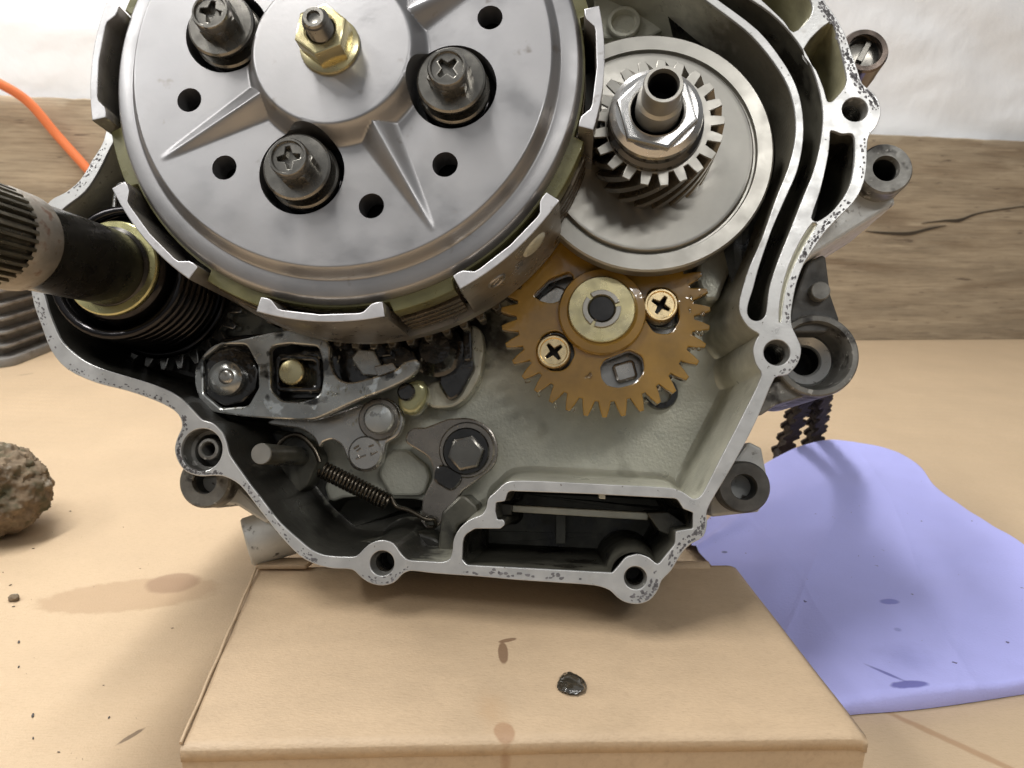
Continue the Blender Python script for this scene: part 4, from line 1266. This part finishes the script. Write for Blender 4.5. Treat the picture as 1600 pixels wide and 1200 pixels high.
# white stop pin
pa, pb = E(408, 709, -7), E(452, 716, -31)
cpin = cyl('stop_pin', 408, 709, 16.5, -31, 3.5, 'wall_dark', ENG)
mk('pin_face', lathe([(0, 3.7), (ER(408, 709, 15.5, 3.6), 3.7), (ER(408, 709, 16.3, 3.6), 3.3)], E(408, 709, 3.6), 36), 'gear', cpin, 'bright cut end of the stop pin')
hk = [E(x, y, -20) + (-20,) for x, y in ((432, 728), (430, 705), (446, 684), (468, 680), (490, 700), (500, 722))]
sb = mk('spring_wire', tube(smooth_path(hk, 8), .75, 8), 'spring', ENG)
mk('spring_bracket', plate([fil(EP([(425, 745), (436, 700), (460, 680), (486, 690), (500, 715), (480, 760), (455, 778)], -25), 3)], FL, -25, .6), 'wall_dark', ENG)
# tension spring
s0 = Vector(E(503, 733, -18) + (-18,)); s1_ = Vector(E(607, 785, -18) + (-18,))
sd = (s1_ - s0); sl = sd.length; sd.normalize()
sa = Vector((0, 0, 1)); sbx = sd.cross(sa).normalized()
turns = 19
path = [s0 + sd * (sl * i / (turns * 16)) + (sa * cos(2*pi*i/16) + sbx * sin(2*pi*i/16)) * 2.1 for i in range(turns * 16 + 1)]
ts = mk('tension_spring', tube(path, .46, 7), 'spring', ENG, 'dark tension spring between the pin and the stopper lever')
hk = [s1_ + sbx * -1.6, s1_ + sd * 2.5, Vector(E(640, 798, -18) + (-18,)), Vector(E(665, 811, -18) + (-18,)), Vector(E(678, 812, -19) + (-19,)), Vector(E(680, 822, -21) + (-21,)), Vector(E(668, 824, -22) + (-22,))]
mk('spring_hook', tube(smooth_path(hk, 8), .6, 8), 'spring', ts)
# stopper lever
LW = -21.5
lev = fil(EP([(664, 668, 2), (700, 654, 6), (735, 652, 9), (768, 668, 8), (780, 700, 9), (774, 728, 8), (750, 748, 6), (722, 768, 4), (692, 815, 5), (675, 830, 4), (656, 818, 4), (660, 780, 4), (678, 745, 3), (672, 715, 5), (630, 690, 2), (640, 668, 3)], LW), 4)
hl_ = circ(E(672, 815, LW), ER(672, 815, 8, LW), 20)
lv = mk('stopper_lever', plate([lev, hl_], LW - 2.6, LW, .45), 'lever', ENG, 'dull steel stopper lever hooked to the spring')
cyl('lever_washer', 729, 703, 44, LW - .2, LW + .5, 'lever', lv)
cyl('lever_collar', 728, 705, 37, LW, LW + 1.6, 'oil', lv)
c = E(727, 708, LW + 5); R = ER(727, 708, 29, LW + 5)
mk('lever_bolt', plate([circ(c, R, 6, .2)], LW + 1, LW + 5, .7), 'gun', lv, 'hex bolt head holding the stopper lever')
mk('lever_step', plate([fil(EP([(682, 722), (720, 735), (722, 752), (706, 770), (676, 752)], LW + .9), 2)], LW - 1, LW + .9, .6), 'oil', lv)
# bearing bracket and drum right of the arm
BW_ = -27
brk = fil(EP([(730, 505, 3), (752, 512, 4), (757, 545, 6), (750, 590, 8), (730, 622, 8), (708, 638, 6), (668, 638, 3), (660, 600, 3), (700, 590, 3), (728, 560, 3)], BW_), 4)
mk('bearing_bracket', plate([brk], FL - .5, BW_, .8), 'cast', ENG)
mk('shift_drum', lathe([(0, -19), (ER(680, 545, 24, -19), -19), (ER(680, 545, 26, -19), -19.6), (ER(680, 545, 30, -21), -20.4), (ER(680, 545, 34, -21), -21.5), (ER(680, 545, 42, -21), -22.2), (ER(680, 545, 42, -21), -33)], E(680, 545, -20), 48), 'oil', ENG)
mk('drum_plate', plate([fil(EP([(690, 560, 2), (735, 540, 2), (742, 575, 4), (718, 620, 6), (700, 628, 5), (684, 600, 3)], -24), 3)], FL, -24, .8), 'oil', ENG)
mk('drum_plate', plate([fil(EP([(722, 505), (736, 505), (738, 562), (724, 566)], -22), 1)], FL, -22, .6), 'oil', ENG)
yl = mk('oil_wet_lug', plate([fil(EP([(630, 598, 4), (656, 590, 5), (668, 605, 5), (664, 632, 7), (646, 650, 7), (626, 645, 7), (618, 622, 6)], -17), 5)], -25, -17, 1.6, res=3), 'oilyellow', ENG, 'yellowish oil covered lug under the arm tip')
cyl('lug_screw', 634, 612, 14, -18, -15.5, 'oil', yl, bev=.5)
# left sump wall and recess blocks, black with oil and painted shade
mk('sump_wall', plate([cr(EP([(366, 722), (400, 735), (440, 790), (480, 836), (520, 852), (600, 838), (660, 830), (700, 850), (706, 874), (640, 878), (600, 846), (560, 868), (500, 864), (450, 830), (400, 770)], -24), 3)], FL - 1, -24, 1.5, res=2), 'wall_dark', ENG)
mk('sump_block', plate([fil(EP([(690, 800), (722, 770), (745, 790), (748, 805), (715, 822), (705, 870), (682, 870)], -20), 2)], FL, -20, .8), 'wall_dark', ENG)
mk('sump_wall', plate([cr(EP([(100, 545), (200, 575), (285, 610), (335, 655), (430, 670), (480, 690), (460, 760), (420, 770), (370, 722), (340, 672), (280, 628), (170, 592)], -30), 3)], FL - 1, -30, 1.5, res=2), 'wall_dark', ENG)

# upper right inside of the case: boss with a hole, tooth blocks under the disc
c = E(975, 33, -22); R = ER(975, 33, 26, -22)
mk('inner_ledge', plate([fil(EP([(925, -40), (960, -50), (1010, -10), (1048, 42), (1010, 60), (930, 60)], -24), 3)], FL - 1, -24, .8), 'cast', ENG)
mk('inner_boss', lathe([(R, -25), (R, -22.4), (R * .92, -22), (R * .75, -22), (R * .66, -22.8), (R * .62, -38), (0, -38)], c, 40), 'cast', ENG)
mk('wall_boss', plate([fil(EP([(1094, 400), (1130, 385), (1150, 400), (1122, 470), (1100, 470), (1085, 430)], -24), 2)], FL - 1, -24, 1.2, res=2), 'cast', ENG)

# ------------------------------------------------------------------ wet oil beads
def beads(name, pts, w, host, rs):
    bm = bmesh.new()
    for (px, py) in pts:
        c = E(px, py, w); r = random.uniform(*rs); a = random.random() * 3
        bmesh.ops.create_icosphere(bm, subdivisions=2, radius=r, matrix=Matrix.Translation((c[0], c[1], w)) @ Matrix.Rotation(a, 4, 'Z') @ Matrix.Diagonal((random.uniform(1, 2.2), 1, .35, 1)))
    mk(name, from_bm(bm, 80, False), 'bead', host, kind='stuff')
def scatter(px, py, sx_, sy_, n): return [(random.gauss(px, sx_), random.gauss(py, sy_)) for _ in range(n)]
beads('oil_bead', [(1075, 440), (1088, 436), (1095, 462), (1080, 466), (1078, 485), (1098, 490), (1090, 520), (1096, 521), (1084, 545), (1092, 546), (916, 589), (922, 587), (868, 634), (896, 640), (927, 640), (1010, 628), (825, 596), (842, 617), (1005, 470), (1006, 500)] , PW, ogear, (.3, .6))
beads('oil_bead', scatter(520, 560, 12, 16, 16) + scatter(545, 612, 22, 8, 22) + scatter(490, 528, 18, 4, 14) + scatter(320, 600, 6, 20, 8) + scatter(360, 640, 20, 4, 8) + scatter(630, 572, 10, 5, 8), AW, arm, (.12, .32))
beads('oil_bead', scatter(735, 575, 12, 22, 12) + scatter(740, 540, 6, 16, 8), -24, ENG, (.12, .3))
beads('oil_bead', scatter(590, 660, 12, 10, 6) + scatter(572, 720, 12, 8, 6) + scatter(548, 664, 24, 8, 5), DW + .3, dp, (.12, .28))
